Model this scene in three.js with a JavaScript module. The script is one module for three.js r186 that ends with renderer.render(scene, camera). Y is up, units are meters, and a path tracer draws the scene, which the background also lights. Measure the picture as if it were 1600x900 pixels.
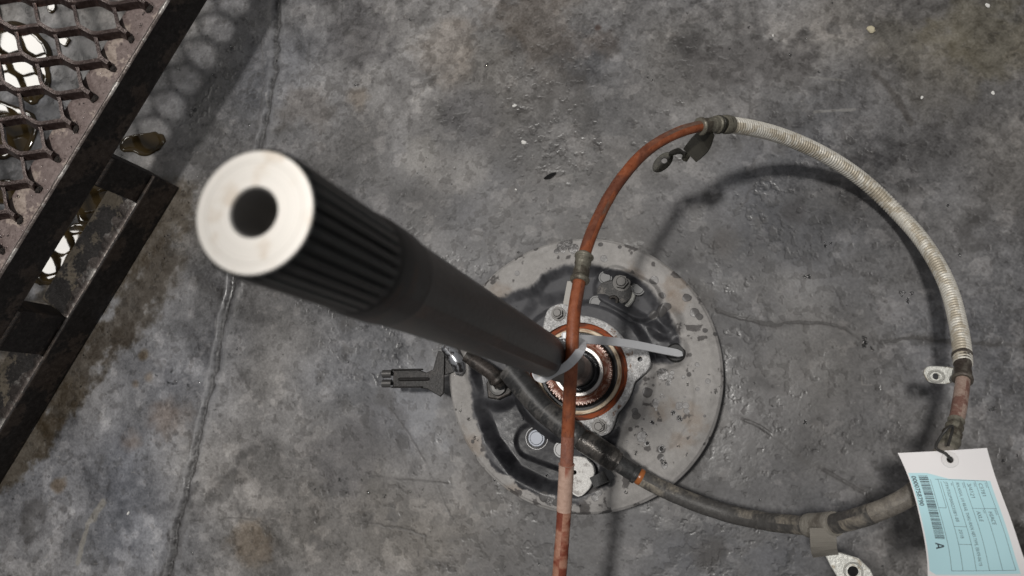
import * as THREE from 'three';
import { mergeGeometries, mergeVertices, toCreasedNormals } from 'three/addons/utils/BufferGeometryUtils.js';
import { RoundedBoxGeometry } from 'three/addons/geometries/RoundedBoxGeometry.js';
import { RectAreaLightUniformsLib } from 'three/addons/lights/RectAreaLightUniformsLib.js';

// ---------------------------------------------------------------- camera, light, exposure
const scene = new THREE.Scene();
const renderer = new THREE.WebGLRenderer({ antialias: true });
renderer.toneMapping = THREE.LinearToneMapping;
renderer.toneMappingExposure = 1.1;
renderer.shadowMap.enabled = true;
const camera = new THREE.PerspectiveCamera(41.06, 16 / 9, 0.02, 40);
camera.position.set(0.09873, 0.898, 0.04955);
camera.up.set(0.03384, 0.16305, -0.98604);
camera.lookAt(0.09873 - 0.20038, 0.898 - 0.96546, 0.04955 - 0.16653);
camera.focus = 0.83;
camera.userData.fStop = 13;
scene.background = new THREE.Color().setRGB(0.175, 0.175, 0.178);   // the dim hall all round
RectAreaLightUniformsLib.init();

// ---------------------------------------------------------------- helpers
let seed = 7;
const rnd = () => { seed = (seed * 1664525 + 1013904223) >>> 0; return seed / 4294967296; };
const rr = (a, b) => a + (b - a) * rnd();
const clamp = (x, a = 0, b = 1) => Math.min(b, Math.max(a, x));
const sm = (a, b, x) => { const t = clamp((x - a) / (b - a)); return t * t * (3 - 2 * t); };
const mix = (a, b, t) => a + (b - a) * t;
const mix3 = (a, b, t) => [mix(a[0], b[0], t), mix(a[1], b[1], t), mix(a[2], b[2], t)];
function hash(ix, iy, k) { let h = Math.imul(ix, 374761393) + Math.imul(iy, 668265263) + Math.imul(k, 974711); h = Math.imul(h ^ (h >>> 13), 1274126177); return ((h ^ (h >>> 16)) >>> 0) / 4294967296; }
function vn(x, y, k = 0, per = 0) {
  const x0 = Math.floor(x), y0 = Math.floor(y), fx = x - x0, fy = y - y0, u = fx * fx * (3 - 2 * fx), v = fy * fy * (3 - 2 * fy);
  let xa = x0, xb = x0 + 1, ya = y0, yb = y0 + 1;
  if (per) { xa = ((xa % per) + per) % per; xb = ((xb % per) + per) % per; ya = ((ya % per) + per) % per; yb = ((yb % per) + per) % per; }
  return mix(mix(hash(xa, ya, k), hash(xb, ya, k), u), mix(hash(xa, yb, k), hash(xb, yb, k), u), v);
}
function fbm(x, y, oct = 4, k = 0, per = 0) { let a = 0.5, s = 0, n = 0; for (let i = 0; i < oct; i++) { s += a * vn(x, y, k + i, per); n += a; a *= 0.55; x *= 2; y *= 2; if (per) per *= 2; } return s / n; }
const segDist = (px, pz, a, b) => { const dx = b[0] - a[0], dz = b[1] - a[1], t = clamp(((px - a[0]) * dx + (pz - a[1]) * dz) / (dx * dx + dz * dz)); return Math.hypot(px - a[0] - dx * t, pz - a[1] - dz * t); };
const polyDist = (px, pz, pts) => { let d = 1e9; for (let i = 0; i + 1 < pts.length; i++) { const a = pts[i], b = pts[i + 1]; d = Math.min(d, segDist(px, pz, a, b)); } return d; };
function inside(px, pz, pts) { let c = false; for (let i = 0, j = pts.length - 1; i < pts.length; j = i++) { const [xi, zi] = pts[i], [xj, zj] = pts[j]; if ((zi > pz) !== (zj > pz) && px < (xj - xi) * (pz - zi) / (zj - zi) + xi) c = !c; } return c; }
const signed = (px, pz, pts) => { const d = polyDist(px, pz, [...pts, pts[0]]); return inside(px, pz, pts) ? -d : d; };
function tex(w, h, fn, srgb = true, wrap = THREE.RepeatWrapping) {
  const d = new Uint8Array(w * h * 4);
  for (let j = 0; j < h; j++) for (let i = 0; i < w; i++) {
    const c = fn((i + 0.5) / w, (j + 0.5) / h, i, j), o = (j * w + i) * 4;
    if (typeof c === 'number') d[o] = d[o + 1] = d[o + 2] = clamp(c, 0, 255); else { d[o] = clamp(c[0], 0, 255); d[o + 1] = clamp(c[1], 0, 255); d[o + 2] = clamp(c[2], 0, 255); }
    d[o + 3] = 255;
  }
  const t = new THREE.DataTexture(d, w, h, THREE.RGBAFormat);
  t.magFilter = THREE.LinearFilter; t.minFilter = THREE.LinearFilter; t.wrapS = t.wrapT = wrap; t.colorSpace = srgb ? THREE.SRGBColorSpace : THREE.NoColorSpace; t.needsUpdate = true;
  return t;
}
const rep = (t, x, y = x) => { const c = t.clone(); c.repeat.set(x, y); c.needsUpdate = true; return c; };
const V = (x, y, z) => new THREE.Vector3(x, y, z);
const names = {};
function numbered(n) { const k = names[n] = (names[n] ?? -1) + 1; return k ? `${n}_${String(k).padStart(3, '0')}` : n; }
function addMesh(name, geo, mat, parent) {
  const m = new THREE.Mesh(geo, mat); m.name = parent ? name : numbered(name); m.castShadow = m.receiveShadow = true; (parent ?? scene).add(m); return m;
}
function thing(name, label, category, pos = [0, 0, 0], group) {
  const g = new THREE.Group(); g.name = numbered(name); g.position.set(...pos); g.userData = { label, category }; if (group) g.userData.group = group; scene.add(g); return g;
}
function part(name, parent) { const g = new THREE.Group(); g.name = name; parent.add(g); return g; }
const mat = (o) => new THREE.MeshStandardMaterial(o);
const lin = (r, g, b) => new THREE.Color().setRGB(r, g, b);
function move(g, x, y, z, ry = 0) { if (ry) g.rotateY(ry); g.translate(x, y, z); return g; }

// a tube with its own radius at every place along points; uv in metres
function sweep(fn, i0, i1, n, radial, radius, caps = true) {
  const pts = []; for (let i = 0; i <= n; i++) pts.push(fn(mix(i0, i1, i / n)));
  let nrm = V(0, 1, 0); const pos = [], uv = [], idx = []; let s = 0; const ring = [];
  for (let i = 0; i <= n; i++) {
    const t = pts[Math.min(n, i + 1)].clone().sub(pts[Math.max(0, i - 1)]).normalize();
    nrm = nrm.clone().addScaledVector(t, -nrm.dot(t)).normalize(); const b = t.clone().cross(nrm);
    if (i) s += pts[i].distanceTo(pts[i - 1]);
    for (let k = 0; k <= radial; k++) {
      const a = k / radial * Math.PI * 2, r = radius(s, a, i / n);
      pos.push(...pts[i].clone().addScaledVector(nrm, Math.cos(a) * r).addScaledVector(b, Math.sin(a) * r)); uv.push(s, a * 0.006);
    }
  }
  const w = radial + 1;
  for (let i = 0; i < n; i++) for (let k = 0; k < radial; k++) { const a = i * w + k, b = a + w; idx.push(a, a + 1, b, b, a + 1, b + 1); }
  if (caps) for (const i of [0, n]) { const c = pos.length / 3; pos.push(...pts[i]); uv.push(0, 0); const o = c; const base = pos.length / 3; for (let k = 0; k <= radial; k++) { const q = (i * w + k) * 3; pos.push(pos[q], pos[q + 1], pos[q + 2]); uv.push(0, 0); } for (let k = 0; k < radial; k++) i ? idx.push(o, base + k + 1, base + k) : idx.push(o, base + k, base + k + 1); }
  const g = new THREE.BufferGeometry(); g.setAttribute('position', new THREE.Float32BufferAttribute(pos, 3)); g.setAttribute('uv', new THREE.Float32BufferAttribute(uv, 2)); g.setIndex(idx); g.computeVertexNormals();
  // close the seam of the normals
  const nn = g.attributes.normal; for (let i = 0; i <= n; i++) { const a = i * w, b = a + radial; const v = V(nn.getX(a) + nn.getX(b), nn.getY(a) + nn.getY(b), nn.getZ(a) + nn.getZ(b)).normalize(); nn.setXYZ(a, ...v); nn.setXYZ(b, ...v); }
  return g;
}
// flat bar of given width and thickness along points; side = direction of its width at every point
function ribbon(points, sides, width, thick, sub = 8) {
  const c = new THREE.CatmullRomCurve3(points), n = (points.length - 1) * sub, pos = [], idx = [], uv = [];
  for (let i = 0; i <= n; i++) {
    const t = i / n, p = c.getPoint(t), tg = c.getTangent(t), f = t * (sides.length - 1), a = Math.min(sides.length - 2, Math.floor(f));
    const sd = sides[a].clone().lerp(sides[a + 1], f - a); sd.addScaledVector(tg, -sd.dot(tg)).normalize(); const up = tg.clone().cross(sd).normalize();
    const w = (typeof width === 'function' ? width(t) : width) / 2;
    for (const [u, v] of [[-1, -1], [1, -1], [1, 1], [-1, 1]]) { pos.push(...p.clone().addScaledVector(sd, u * w).addScaledVector(up, v * thick / 2)); uv.push(t, u); }
  }
  for (let i = 0; i < n; i++) for (let k = 0; k < 4; k++) { const a = i * 4 + k, b = i * 4 + (k + 1) % 4; idx.push(a, b, a + 4, a + 4, b, b + 4); }
  idx.push(0, 2, 1, 0, 3, 2); const e = n * 4; idx.push(e, e + 1, e + 2, e, e + 2, e + 3);
  const g = new THREE.BufferGeometry(); g.setAttribute('position', new THREE.Float32BufferAttribute(pos, 3)); g.setAttribute('uv', new THREE.Float32BufferAttribute(uv, 2)); g.setIndex(idx);
  return toCreasedNormals(g, 0.7);
}
// plate cut from an outline in plan (x, z), lying level, with bevelled edges; top at y
function slab(outline, y, thick, bevel = 0.001, holes = []) {
  const s = new THREE.Shape(outline.map(([x, z]) => new THREE.Vector2(x, -z)));
  for (const [x, z, r] of holes) { const h = new THREE.Path(); h.absarc(x, -z, r, 0, Math.PI * 2, true); s.holes.push(h); }
  const g = new THREE.ExtrudeGeometry(s, { depth: thick - 2 * bevel, bevelThickness: bevel, bevelSize: bevel, bevelOffset: -bevel, bevelSegments: 2, curveSegments: 24 });
  g.rotateX(-Math.PI / 2); g.translate(0, y - thick + bevel, 0); return g;
}
const lathe = (pts, seg = 64) => toCreasedNormals(new THREE.LatheGeometry(pts.map(([r, y]) => new THREE.Vector2(r, y)), seg), 0.6);
function hexBolt(x, y, z, r, h, turn = 0) { // head standing on y
  const g = new THREE.CylinderGeometry(r * 0.96, r, h, 6); const c = new THREE.CylinderGeometry(r * 0.6, r * 0.75, h * 0.3, 20); c.translate(0, h * 0.6, 0);
  const w = new THREE.CylinderGeometry(r * 1.25, r * 1.3, h * 0.25, 24); w.translate(0, -h * 0.5, 0);
  const m = mergeGeometries([g.toNonIndexed(), c.toNonIndexed(), w.toNonIndexed()]); m.rotateY(turn); m.translate(x, y + h * 0.6, z); return m;
}

// places measured on the spot, in metres (x, z on the floor, or x, y, z)
const CABLE = [[-0.0771,0.085,-0.0069],[-0.0343,0.092,0.041],[-0.0002,0.098,0.067],[0.0256,0.098,0.0835],[0.0631,0.09,0.1082],[0.1005,0.085,0.1268],[0.149,0.09,0.1424],[0.1928,0.12,0.1465],[0.2253,0.16,0.1416],[0.2536,0.2,0.1271],[0.2831,0.212,0.1096],[0.3076,0.212,0.0808],[0.3234,0.195,0.0594],[0.3367,0.175,0.0372],[0.3509,0.148,0.006],[0.3616,0.115,-0.0346],[0.3665,0.078,-0.0833],[0.3582,0.044,-0.1336],[0.3403,0.028,-0.1699],[0.3087,0.036,-0.203],[0.2652,0.068,-0.2241],[0.2152,0.11,-0.2343],[0.1674,0.158,-0.2306],[0.1419,0.183,-0.2237],[0.1116,0.207,-0.2094],[0.0826,0.225,-0.1873],[0.0575,0.245,-0.1523],[0.0417,0.262,-0.1182],[0.0318,0.276,-0.0868],[0.0281,0.283,-0.0652],[0.0237,0.293,-0.0324],[0.0217,0.297,0.0035],[0.0172,0.282,0.043],[0.0123,0.265,0.0888],[0.007,0.25,0.1358],[0.002,0.24,0.1779],[-0.0066,0.215,0.2345],[-0.0267,0.15,0.3241],[-0.0536,0.07,0.4253],[-0.0852,0.012,0.5031],[-0.114,0.007,0.5516]];
const DARK = [[-0.0982,-0.0826],[-0.0773,-0.093],[-0.052,-0.0988],[-0.0416,-0.1117],[-0.0181,-0.1211],[0.0181,-0.1204],[0.0569,-0.108],[0.0807,-0.0877],[0.0971,-0.0625],[0.1066,-0.0413],[0.1112,-0.0204],[0.1,-0.0082],[0.0743,-0.0099],[0.0669,0.0079],[0.0581,0.0305],[0.0481,0.0475],[0.0366,0.0747],[0.0313,0.0949],[0.0274,0.1183],[-0.0071,0.1322],[-0.0418,0.1282],[-0.0773,0.1111],[-0.1049,0.0755],[-0.1184,0.0403],[-0.1246,0.0045],[-0.1257,-0.0281],[-0.1146,-0.0609]];
const SPOTS = [[-0.0503,-0.1426,0.00284],[0.0243,-0.1436,0.00284],[0.0456,-0.1397,0.00213],[0.0282,-0.1266,0.00426],[0.0825,-0.0998,0.00497],[0.0909,-0.0824,0.00355],[0.1168,-0.0795,0.00497],[0.1243,-0.0631,0.00497],[0.1295,-0.0581,0.00355],[0.1349,-0.0434,0.00284],[0.1454,-0.0397,0.00213],[0.1248,-0.0065,0.00284],[0.1354,0.0106,0.00284],[0.1164,0.0037,0.00284],[0.1103,0.0063,0.00213],[0.1244,0.0193,0.00213],[0.072,0.0224,0.00568],[0.0783,0.0149,0.00142],[0.0868,0.0245,0.00142],[0.0894,0.0272,0.00142],[-0.0713,-0.1136,0.00284],[-0.0735,-0.1309,0.00142],[0.0895,0.0027,0.00639],[0.0798,0.0326,0.00355],[0.0797,0.036,0.00284],[0.0591,0.0468,0.00426],[0.0585,0.0428,0.00355],[0.0639,0.0691,0.00568],[0.0697,0.0765,0.00284],[0.1118,0.0368,0.00355],[0.1123,0.0428,0.00355],[0.1045,0.0368,0.00426],[0.0982,0.0442,0.00284],[0.1047,0.0502,0.00355],[0.0758,0.0543,0.00284],[0.085,0.0817,0.00426],[0.0871,0.0989,0.00426],[0.084,0.091,0.00355],[0.0946,-0.0696,0.00568],[0.0903,-0.0648,0.00568],[0.0813,-0.0615,0.00497],[-0.0141,-0.1477,0.0071],[-0.0069,-0.1399,0.00639],[-0.0193,-0.1419,0.00639],[-0.0252,-0.1377,0.00355],[0.0954,0.0096,0.00284],[0.0939,0.013,0.00284],[0.0969,0.0055,0.00284],[0.0984,0.0014,0.00284],[0.0411,0.0564,0.00142],[0.0526,0.0617,0.00213],[0.0802,0.0408,0.00142],[0.0946,0.0137,0.00142],[0.0488,0.0746,0.00142],[0.0671,0.0509,0.00142],[0.1306,0.0476,0.00142],[0.1108,0.0274,0.00142],[-0.143,0.0403,0.00142],[-0.1225,0.0756,0.00213],[-0.0349,0.1375,0.00639],[-0.0419,0.1336,0.00568],[-0.028,0.14,0.00497],[0.0102,0.1252,0.00497],[0.017,0.1284,0.00426],[0.0135,0.1338,0.00426]];
const PLATEDROPS = [[0.0481,0.0885,0.0021],[0.0575,0.0871,0.0021],[0.1023,0.0788,0.00175],[0.1106,0.0872,0.00175],[0.1368,0.0041,0.0014],[0.1146,0.014,0.00175],[0.1151,0.0529,0.00175],[0.1426,0.0216,0.00245],[0.1474,0.017,0.00175],[0.0866,0.0954,0.0035],[0.0851,0.0815,0.0028],[0.1047,0.0502,0.0028],[0.0982,0.0442,0.0021],[0.0759,0.0543,0.0021],[-0.12,0.0713,0.00245],[-0.1163,0.0741,0.0014],[-0.1366,0.0411,0.0021],[-0.1268,0.051,0.0021],[0.0649,0.0617,0.0014],[0.0574,0.0677,0.0014],[0.0695,0.0677,0.0014],[0.0699,0.0763,0.0021],[-0.0033,0.1417,0.00175],[-0.0115,0.1412,0.0014],[0.0464,0.1275,0.0021],[-0.0411,0.1124,0.0014],[-0.062,0.0405,0.0014],[-0.0678,0.0509,0.0014],[0.0946,0.0138,0.00105]];
const JOINT = [[-0.4086,-0.5781],[-0.4162,-0.521],[-0.4181,-0.4174],[-0.4272,-0.3447],[-0.4479,-0.2211],[-0.4631,-0.1267],[-0.4793,-0.0264],[-0.495,0.0713],[-0.5115,0.1509],[-0.5264,0.244],[-0.5371,0.2974]];
const CRACKS_AND_STREAK = [[[0.1507,-0.0713],[0.1783,-0.0617],[0.2056,-0.0538],[0.2398,-0.0558],[0.2665,-0.0537],[0.286,-0.0483],[0.3017,-0.0367],[0.324,-0.0313],[0.3564,-0.0362],[0.4,-0.0298],[0.4368,-0.0277],[0.4844,-0.0215]],[[0.1663,0.0474],[0.1928,0.06],[0.2154,0.0764],[0.231,0.0919],[0.2563,0.1051],[0.2932,0.1278]],[[-0.2388,0.0396],[-0.2136,0.0701],[-0.1928,0.1037],[-0.1723,0.1402],[-0.1603,0.1654]],[[-0.2651,0.1196],[-0.2123,0.1225],[-0.1647,0.1269]],[[-0.4977,0.177],[-0.4536,0.1728],[-0.4099,0.1732]],[[-0.2756,0.172],[-0.227,0.1781],[-0.1935,0.1851]],[[0.2002,-0.2196],[0.1847,-0.1936],[0.1543,-0.1556],[0.15,-0.1384]],[[-0.2296,0.0777],[-0.2192,0.104],[-0.2056,0.1372]],[[-0.1125,-0.3533],[-0.0713,-0.3327]],[[-0.4411,-0.4666],[-0.4333,-0.4003],[-0.4377,-0.3456]],[[-0.4609,-0.1352],[-0.4273,-0.1128],[-0.3828,-0.1238]]];  // the short line inside the cable loop is just a darker streak
const STREAKS = [[[[0.3389,-0.3405],[0.3496,-0.3278],[0.3612,-0.3036],[0.3726,-0.2782]],0.0045,[62,58,55]],[[[-0.7395,0.0385],[-0.6943,-0.0039],[-0.6493,-0.0462],[-0.6011,-0.1055],[-0.5716,-0.1569]],0.03,[60,52,42]],[[[-0.7891,0.1274],[-0.7345,0.0808],[-0.6924,0.0132]],0.022,[62,53,40]],[[[-0.7787,-0.031],[-0.7336,-0.083],[-0.6783,-0.1345],[-0.5679,-0.2278]],0.05,[76,67,55]],[[[-0.6585,0.2335],[-0.6494,0.1858],[-0.6286,0.1573]],0.004,[138,134,126]],[[[-0.5264,0.244],[-0.5147,0.1899],[-0.501,0.1349]],0.01,[72,70,70]],[[[0.2717,-0.2996],[0.3134,-0.3]],0.002,[128,126,123]],[[[0.2674,-0.3434],[0.3055,-0.3358]],0.0016,[125,123,120]],[[[-0.4296,-0.3861],[-0.4257,-0.3674]],0.0015,[150,148,146]],[[[0.2542,-0.3606],[0.2007,-0.374],[0.1483,-0.3628]],0.03,[86,83,82]]];
const PATCH = [[-0.4173,0.1947,0.0333,[150,122,88],0.5],[-0.5491,0.0512,0.0311,[142,112,88],0.5],[-0.5935,0.0799,0.0185,[140,108,82],0.4],[-0.5774,-0.0027,0.0118,[110,84,52],0.7],[-0.5938,0.0055,0.0089,[90,66,40],0.7],[-0.5858,-0.0323,0.0104,[86,66,38],0.8],[-0.6981,0.1384,0.0118,[95,70,40],0.7],[-0.2948,-0.3695,0.0185,[150,118,80],0.35],[-0.1726,-0.4248,0.0518,[150,120,88],0.25],[-0.0542,-0.4607,0.0814,[140,112,84],0.3],[0.4565,-0.3714,0.0666,[140,128,90],0.45],[0.4074,-0.3378,0.0518,[140,128,98],0.35],[0.3638,-0.3813,0.037,[138,128,100],0.3],[-0.2046,-0.2836,0.0333,[160,156,150],0.45],[-0.1702,-0.2557,0.0444,[160,156,152],0.45],[-0.2143,0.0396,0.0555,[156,158,164],0.5],[-0.2073,-0.0144,0.0296,[150,150,152],0.4],[0.2416,-0.0868,0.0518,[140,138,136],0.4],[0.244,-0.0152,0.0666,[134,132,130],0.35],[-0.2977,-0.4514,0.0518,[76,74,76],0.5],[-0.1375,-0.3297,0.0407,[80,78,80],0.5],[-0.2786,0.0857,0.0666,[84,82,84],0.5],[0.186,-0.3755,0.074,[84,82,82],0.4],[0.3766,-0.287,0.0888,[82,80,80],0.45],[0.3043,-0.1207,0.0222,[78,76,76],0.45],[0.2403,-0.1829,0.0133,[66,64,66],0.7],[0.2028,-0.1323,0.0178,[84,82,82],0.5],[0.0344,-0.4162,0.0222,[80,62,48],0.4],[0.0228,-0.4329,0.0052,[58,36,28],0.8],[0.3845,0.1453,0.0888,[92,90,88],0.4],[0.1324,0.1983,0.0185,[66,62,60],0.6],[-0.1177,0.1999,0.0444,[86,84,84],0.4],[-0.2475,0.0241,0.0148,[74,72,72],0.6],[-0.2231,0.0777,0.0104,[66,64,64],0.6],[-0.2047,0.1075,0.0118,[70,68,68],0.6],[-0.0549,-0.3482,0.0592,[126,122,118],0.4],[-0.3672,-0.3578,0.037,[96,84,72],0.5],[0.1265,-0.0868,0.0296,[72,68,64],0.5],[0.1612,-0.1492,0.0222,[90,84,80],0.4],[0.1871,0.0405,0.0518,[108,106,106],0.3],[-0.5701,-0.1393,0.0444,[96,84,68],0.4],[0.4387,0.1678,0.0163,[40,37,34],0.9],[0.4409,0.1752,0.0148,[36,33,31],0.9]];  // bluish pale patches left of the plate: wet sheen painted into the colour
const PUDDLES = [[[-0.8975,-0.5254],[-0.8706,-0.5381],[-0.8298,-0.5284],[-0.7993,-0.5067],[-0.7783,-0.4872],[-0.7776,-0.4621],[-0.7774,-0.4421],[-0.7871,-0.4132],[-0.8036,-0.4048],[-0.8273,-0.4188],[-0.8565,-0.4294],[-0.8877,-0.4525]],[[-0.8929,-0.4075],[-0.8482,-0.4087],[-0.8079,-0.3953],[-0.7918,-0.3792],[-0.7948,-0.3502],[-0.8071,-0.3269],[-0.8366,-0.3193],[-0.8826,-0.3323]],[[-0.6492,-0.3287],[-0.6418,-0.3376],[-0.623,-0.3436],[-0.5978,-0.3445],[-0.5813,-0.3395],[-0.5781,-0.3253],[-0.5894,-0.3168],[-0.6098,-0.3099],[-0.6274,-0.314],[-0.641,-0.3187]],[[-0.7284,-0.2647],[-0.6933,-0.2765],[-0.6605,-0.2772],[-0.6404,-0.2593],[-0.651,-0.2434],[-0.6688,-0.238],[-0.6869,-0.2161],[-0.7112,-0.2311]],[[-0.7861,-0.1749],[-0.7578,-0.2013],[-0.7272,-0.2071],[-0.7102,-0.2219],[-0.6867,-0.2142],[-0.6943,-0.1891],[-0.7108,-0.1717],[-0.7227,-0.1496],[-0.7412,-0.1314],[-0.7659,-0.1377]],[[-0.8647,-0.2826],[-0.8329,-0.2902],[-0.8057,-0.2808],[-0.8018,-0.2672],[-0.8227,-0.2533],[-0.8615,-0.2584]],[[-0.7692,-0.5035],[-0.7562,-0.5041],[-0.7487,-0.4952],[-0.7544,-0.4878],[-0.7657,-0.492]],[[-0.7936,-0.5614],[-0.7825,-0.5622],[-0.78,-0.5495],[-0.787,-0.5431],[-0.7946,-0.5512]],[[-0.7327,-0.5583],[-0.7165,-0.5585],[-0.7156,-0.5502],[-0.7274,-0.5496]],[[-0.8111,0.0383],[-0.7938,0.028],[-0.7843,0.0384],[-0.7929,0.0513],[-0.8088,0.0556]]];
const DROPS = [[-0.5398,-0.3669,0.0044],[-0.5112,-0.4207,0.00385],[-0.5265,-0.4805,0.0022],[-0.4872,-0.4572,0.00275],[-0.4819,-0.4949,0.0022],[-0.565,-0.4335,0.00165],[-0.5676,-0.4032,0.00165],[-0.5818,-0.2978,0.0022],[-0.4517,-0.3421,0.00165],[0.3461,-0.0834,0.0033],[0.3521,-0.0775,0.0033],[0.3571,-0.0844,0.0022],[0.3081,-0.0351,0.00385],[0.3119,-0.0246,0.00275],[0.3043,-0.0282,0.00275],[0.2702,-0.1434,0.00275],[0.2777,-0.1438,0.00165],[0.2509,-0.1054,0.0033],[0.4018,-0.1812,0.0022],[0.3963,-0.1098,0.00165],[0.4084,-0.1249,0.00165],[0.4451,-0.1608,0.0011],[0.2385,0.0544,0.0022],[0.43,0.0932,0.00165],[0.1875,0.1379,0.0011],[0.4242,0.041,0.0022],[0.4274,0.039,0.00165],[0.4436,0.0879,0.00165],[-0.5652,-0.0051,0.0022],[-0.5421,-0.0107,0.00275],[-0.5464,0.0059,0.0033],[-0.5371,0.0043,0.00275],[-0.569,-0.0152,0.0022],[-0.5715,0.0099,0.00165],[-0.5255,-0.0022,0.00165],[-0.5173,0.0078,0.00165],[-0.5041,0.0227,0.00165],[-0.5019,0.0038,0.0011],[-0.3367,0.0078,0.0011],[-0.4604,-0.0592,0.00165],[-0.4499,-0.0383,0.00165],[-0.4764,0.0391,0.00165],[-0.4528,0.0536,0.0011],[-0.3334,0.1358,0.00165],[-0.3021,0.1239,0.0022],[-0.2732,0.1235,0.00165],[-0.2645,0.1383,0.0022],[-0.244,0.1417,0.0022],[-0.212,0.1359,0.00165],[-0.1961,0.1334,0.00165],[-0.2932,0.1389,0.0011],[-0.7142,0.1263,0.00165],[-0.7652,0.1561,0.0022],[-0.4947,0.2162,0.00165],[-0.4423,0.2106,0.0011],[-0.7008,-0.0169,0.0011],[-0.6777,-0.0338,0.0011],[-0.8103,-0.4602,0.0022],[-0.7773,-0.2771,0.00165],[-0.7922,-0.1386,0.0022],[-0.8487,-0.4996,0.00165],[0.1324,-0.4394,0.00165],[0.2026,-0.4132,0.00165],[0.2122,-0.3851,0.0011],[0.1792,-0.3885,0.00165],[0.1409,-0.4032,0.0011],[0.2668,-0.3916,0.0011],[0.3616,-0.3516,0.0011],[0.2783,-0.3487,0.00165],[0.2181,-0.3585,0.0011],[0.0875,-0.3562,0.00165],[0.0815,-0.3609,0.0011],[-0.299,-0.3879,0.00275],[-0.2535,-0.424,0.00165],[-0.1734,-0.4761,0.00165],[-0.2261,-0.4711,0.0022],[-0.155,-0.385,0.0011],[-0.1211,-0.3975,0.00165],[-0.3968,-0.4265,0.00165],[-0.418,-0.4332,0.00165],[-0.4267,-0.4182,0.0011],[-0.3471,-0.4865,0.0011],[0.2478,-0.3733,0.0022]];
const CHIPS = [[-0.0844,-0.338,0.0027],[-0.073,-0.2891,0.0027],[-0.0828,-0.2286,0.0015],[0.3381,-0.3952,0.0042],[0.4622,-0.4113,0.003],[0.4582,-0.3064,0.0018],[0.2297,-0.3996,0.0018],[0.3856,-0.3076,0.0015],[-0.5897,0.1699,0.0027]];
const SLIVER = [[-0.0475,-0.2402],[-0.0324,-0.2466]];
const TAG = [[[0.269,0.236,0.0766],[0.3324,0.236,0.0722]],[[0.2755,0.243,0.1036],[0.3362,0.243,0.1025]],[[0.2693,0.285,0.1559],[0.334,0.285,0.1534]]];
const TAGHOLE = [[0.3033,0.237,0.0787],[0.2972,0.242,0.0742]];
const TIE_LOOP = [[0.1096,0.068,-0.0169],[0.0926,0.085,-0.0191],[0.0678,0.115,-0.0222],[0.0448,0.15,-0.0232],[0.0267,0.185,-0.022],[0.0171,0.205,-0.0208]];
const BOLTS = [[-0.0209,0.075,-0.0624],[0.0658,0.075,-0.0117],[0.0214,0.075,0.0582],[-0.0516,0.075,0.0217]];
const PLUG = [[-0.0511,0.052,0.0717],[-0.0229,0.052,0.0838],[0.029,0.056,-0.105],[0.0651,0.056,-0.0908],[0.0186,0.056,-0.0767]];
const NUT = [[0.0471,0.066,-0.0983],[-0.092,0.072,0.0157]];
const CARRIER = [[0.0394,0.058,-0.0878]];
const BLEED = [[0.0377,0.066,-0.0781]];
const BRACKET = [[-0.2312,0.05,0.0049],[-0.1899,0.05,0.0053],[-0.173,0.05,0.0069],[-0.1596,0.05,-0.0141],[-0.159,0.05,0.0259],[-0.1476,0.05,-0.0285]];
const ELBOW = [[-0.1502,0.062,-0.0311],[-0.142,0.064,-0.0193],[-0.1357,0.062,-0.0086],[-0.1373,0.056,0.0004]];
const PIPE = [[-0.1228,0.08,-0.0177],[-0.0928,0.078,0.0028],[-0.086,0.07,0.0129]];
const SUPPORT = [[-0.0119,0.06,-0.1],[-0.0048,0.06,-0.0998],[-0.0077,0.062,-0.0709],[-0.0177,0.062,-0.0712]];
const CASTLUG = [[-0.0101,0.06,0.0894],[0.005,0.06,0.092],[0.015,0.06,0.1045],[0.012,0.06,0.1191],[-0.0017,0.06,0.1312],[-0.0126,0.06,0.1254],[-0.0207,0.06,0.1096],[-0.0205,0.06,0.0949]];
const LUGHOLE = [[-0.0069,0.06,0.1068]];
const CLIP = [[0.0124,0.07,0.1169],[0.0259,0.07,0.1102],[0.0327,0.07,0.1056]];
const SOCKET = [[0.1031,0.05,-0.0192]];
const BR1 = [[0.143,0.18,-0.219],[0.1342,0.17,-0.2118],[0.1226,0.162,-0.2019],[0.113,0.162,-0.2072],[0.1032,0.16,-0.206],[0.093,0.156,-0.1962]];
const BR2 = [[0.3496,0.142,0.0141],[0.3386,0.142,0.0197],[0.3241,0.142,0.0179],[0.32,0.142,0.0092],[0.3253,0.142,0.0036],[0.3461,0.142,0.0056]];
const BR2H = [[0.3298,0.142,0.0128]];
const BR3 = [[0.2205,0.172,0.1423],[0.2208,0.17,0.151],[0.2216,0.165,0.1608],[0.2254,0.15,0.1684]];
const TIE_FRONT = [[0.0272,0.278,-0.0113],[0.028,0.303,0.0001],[0.0204,0.307,0.0092],[0.0082,0.292,0.0136],[-0.0062,0.274,0.0181]];
const BR3P = [[0.2244,0.147,0.1673],[0.2377,0.147,0.1663],[0.2532,0.147,0.1706],[0.262,0.147,0.1799],[0.2698,0.147,0.2008],[0.2545,0.147,0.212],[0.2404,0.147,0.2047],[0.2352,0.147,0.189],[0.2295,0.147,0.1785]];
const RPOLY = [[0.0669,0.05,0.0079],[0.0918,0.05,-0.0035],[0.1095,0.05,-0.0094],[0.1196,0.05,0.0071],[0.1228,0.05,0.0274],[0.1179,0.05,0.0509],[0.1025,0.05,0.0743],[0.0752,0.05,0.0977],[0.0446,0.05,0.1114],[0.0363,0.05,0.0881],[0.0529,0.05,0.0475]];
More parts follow.
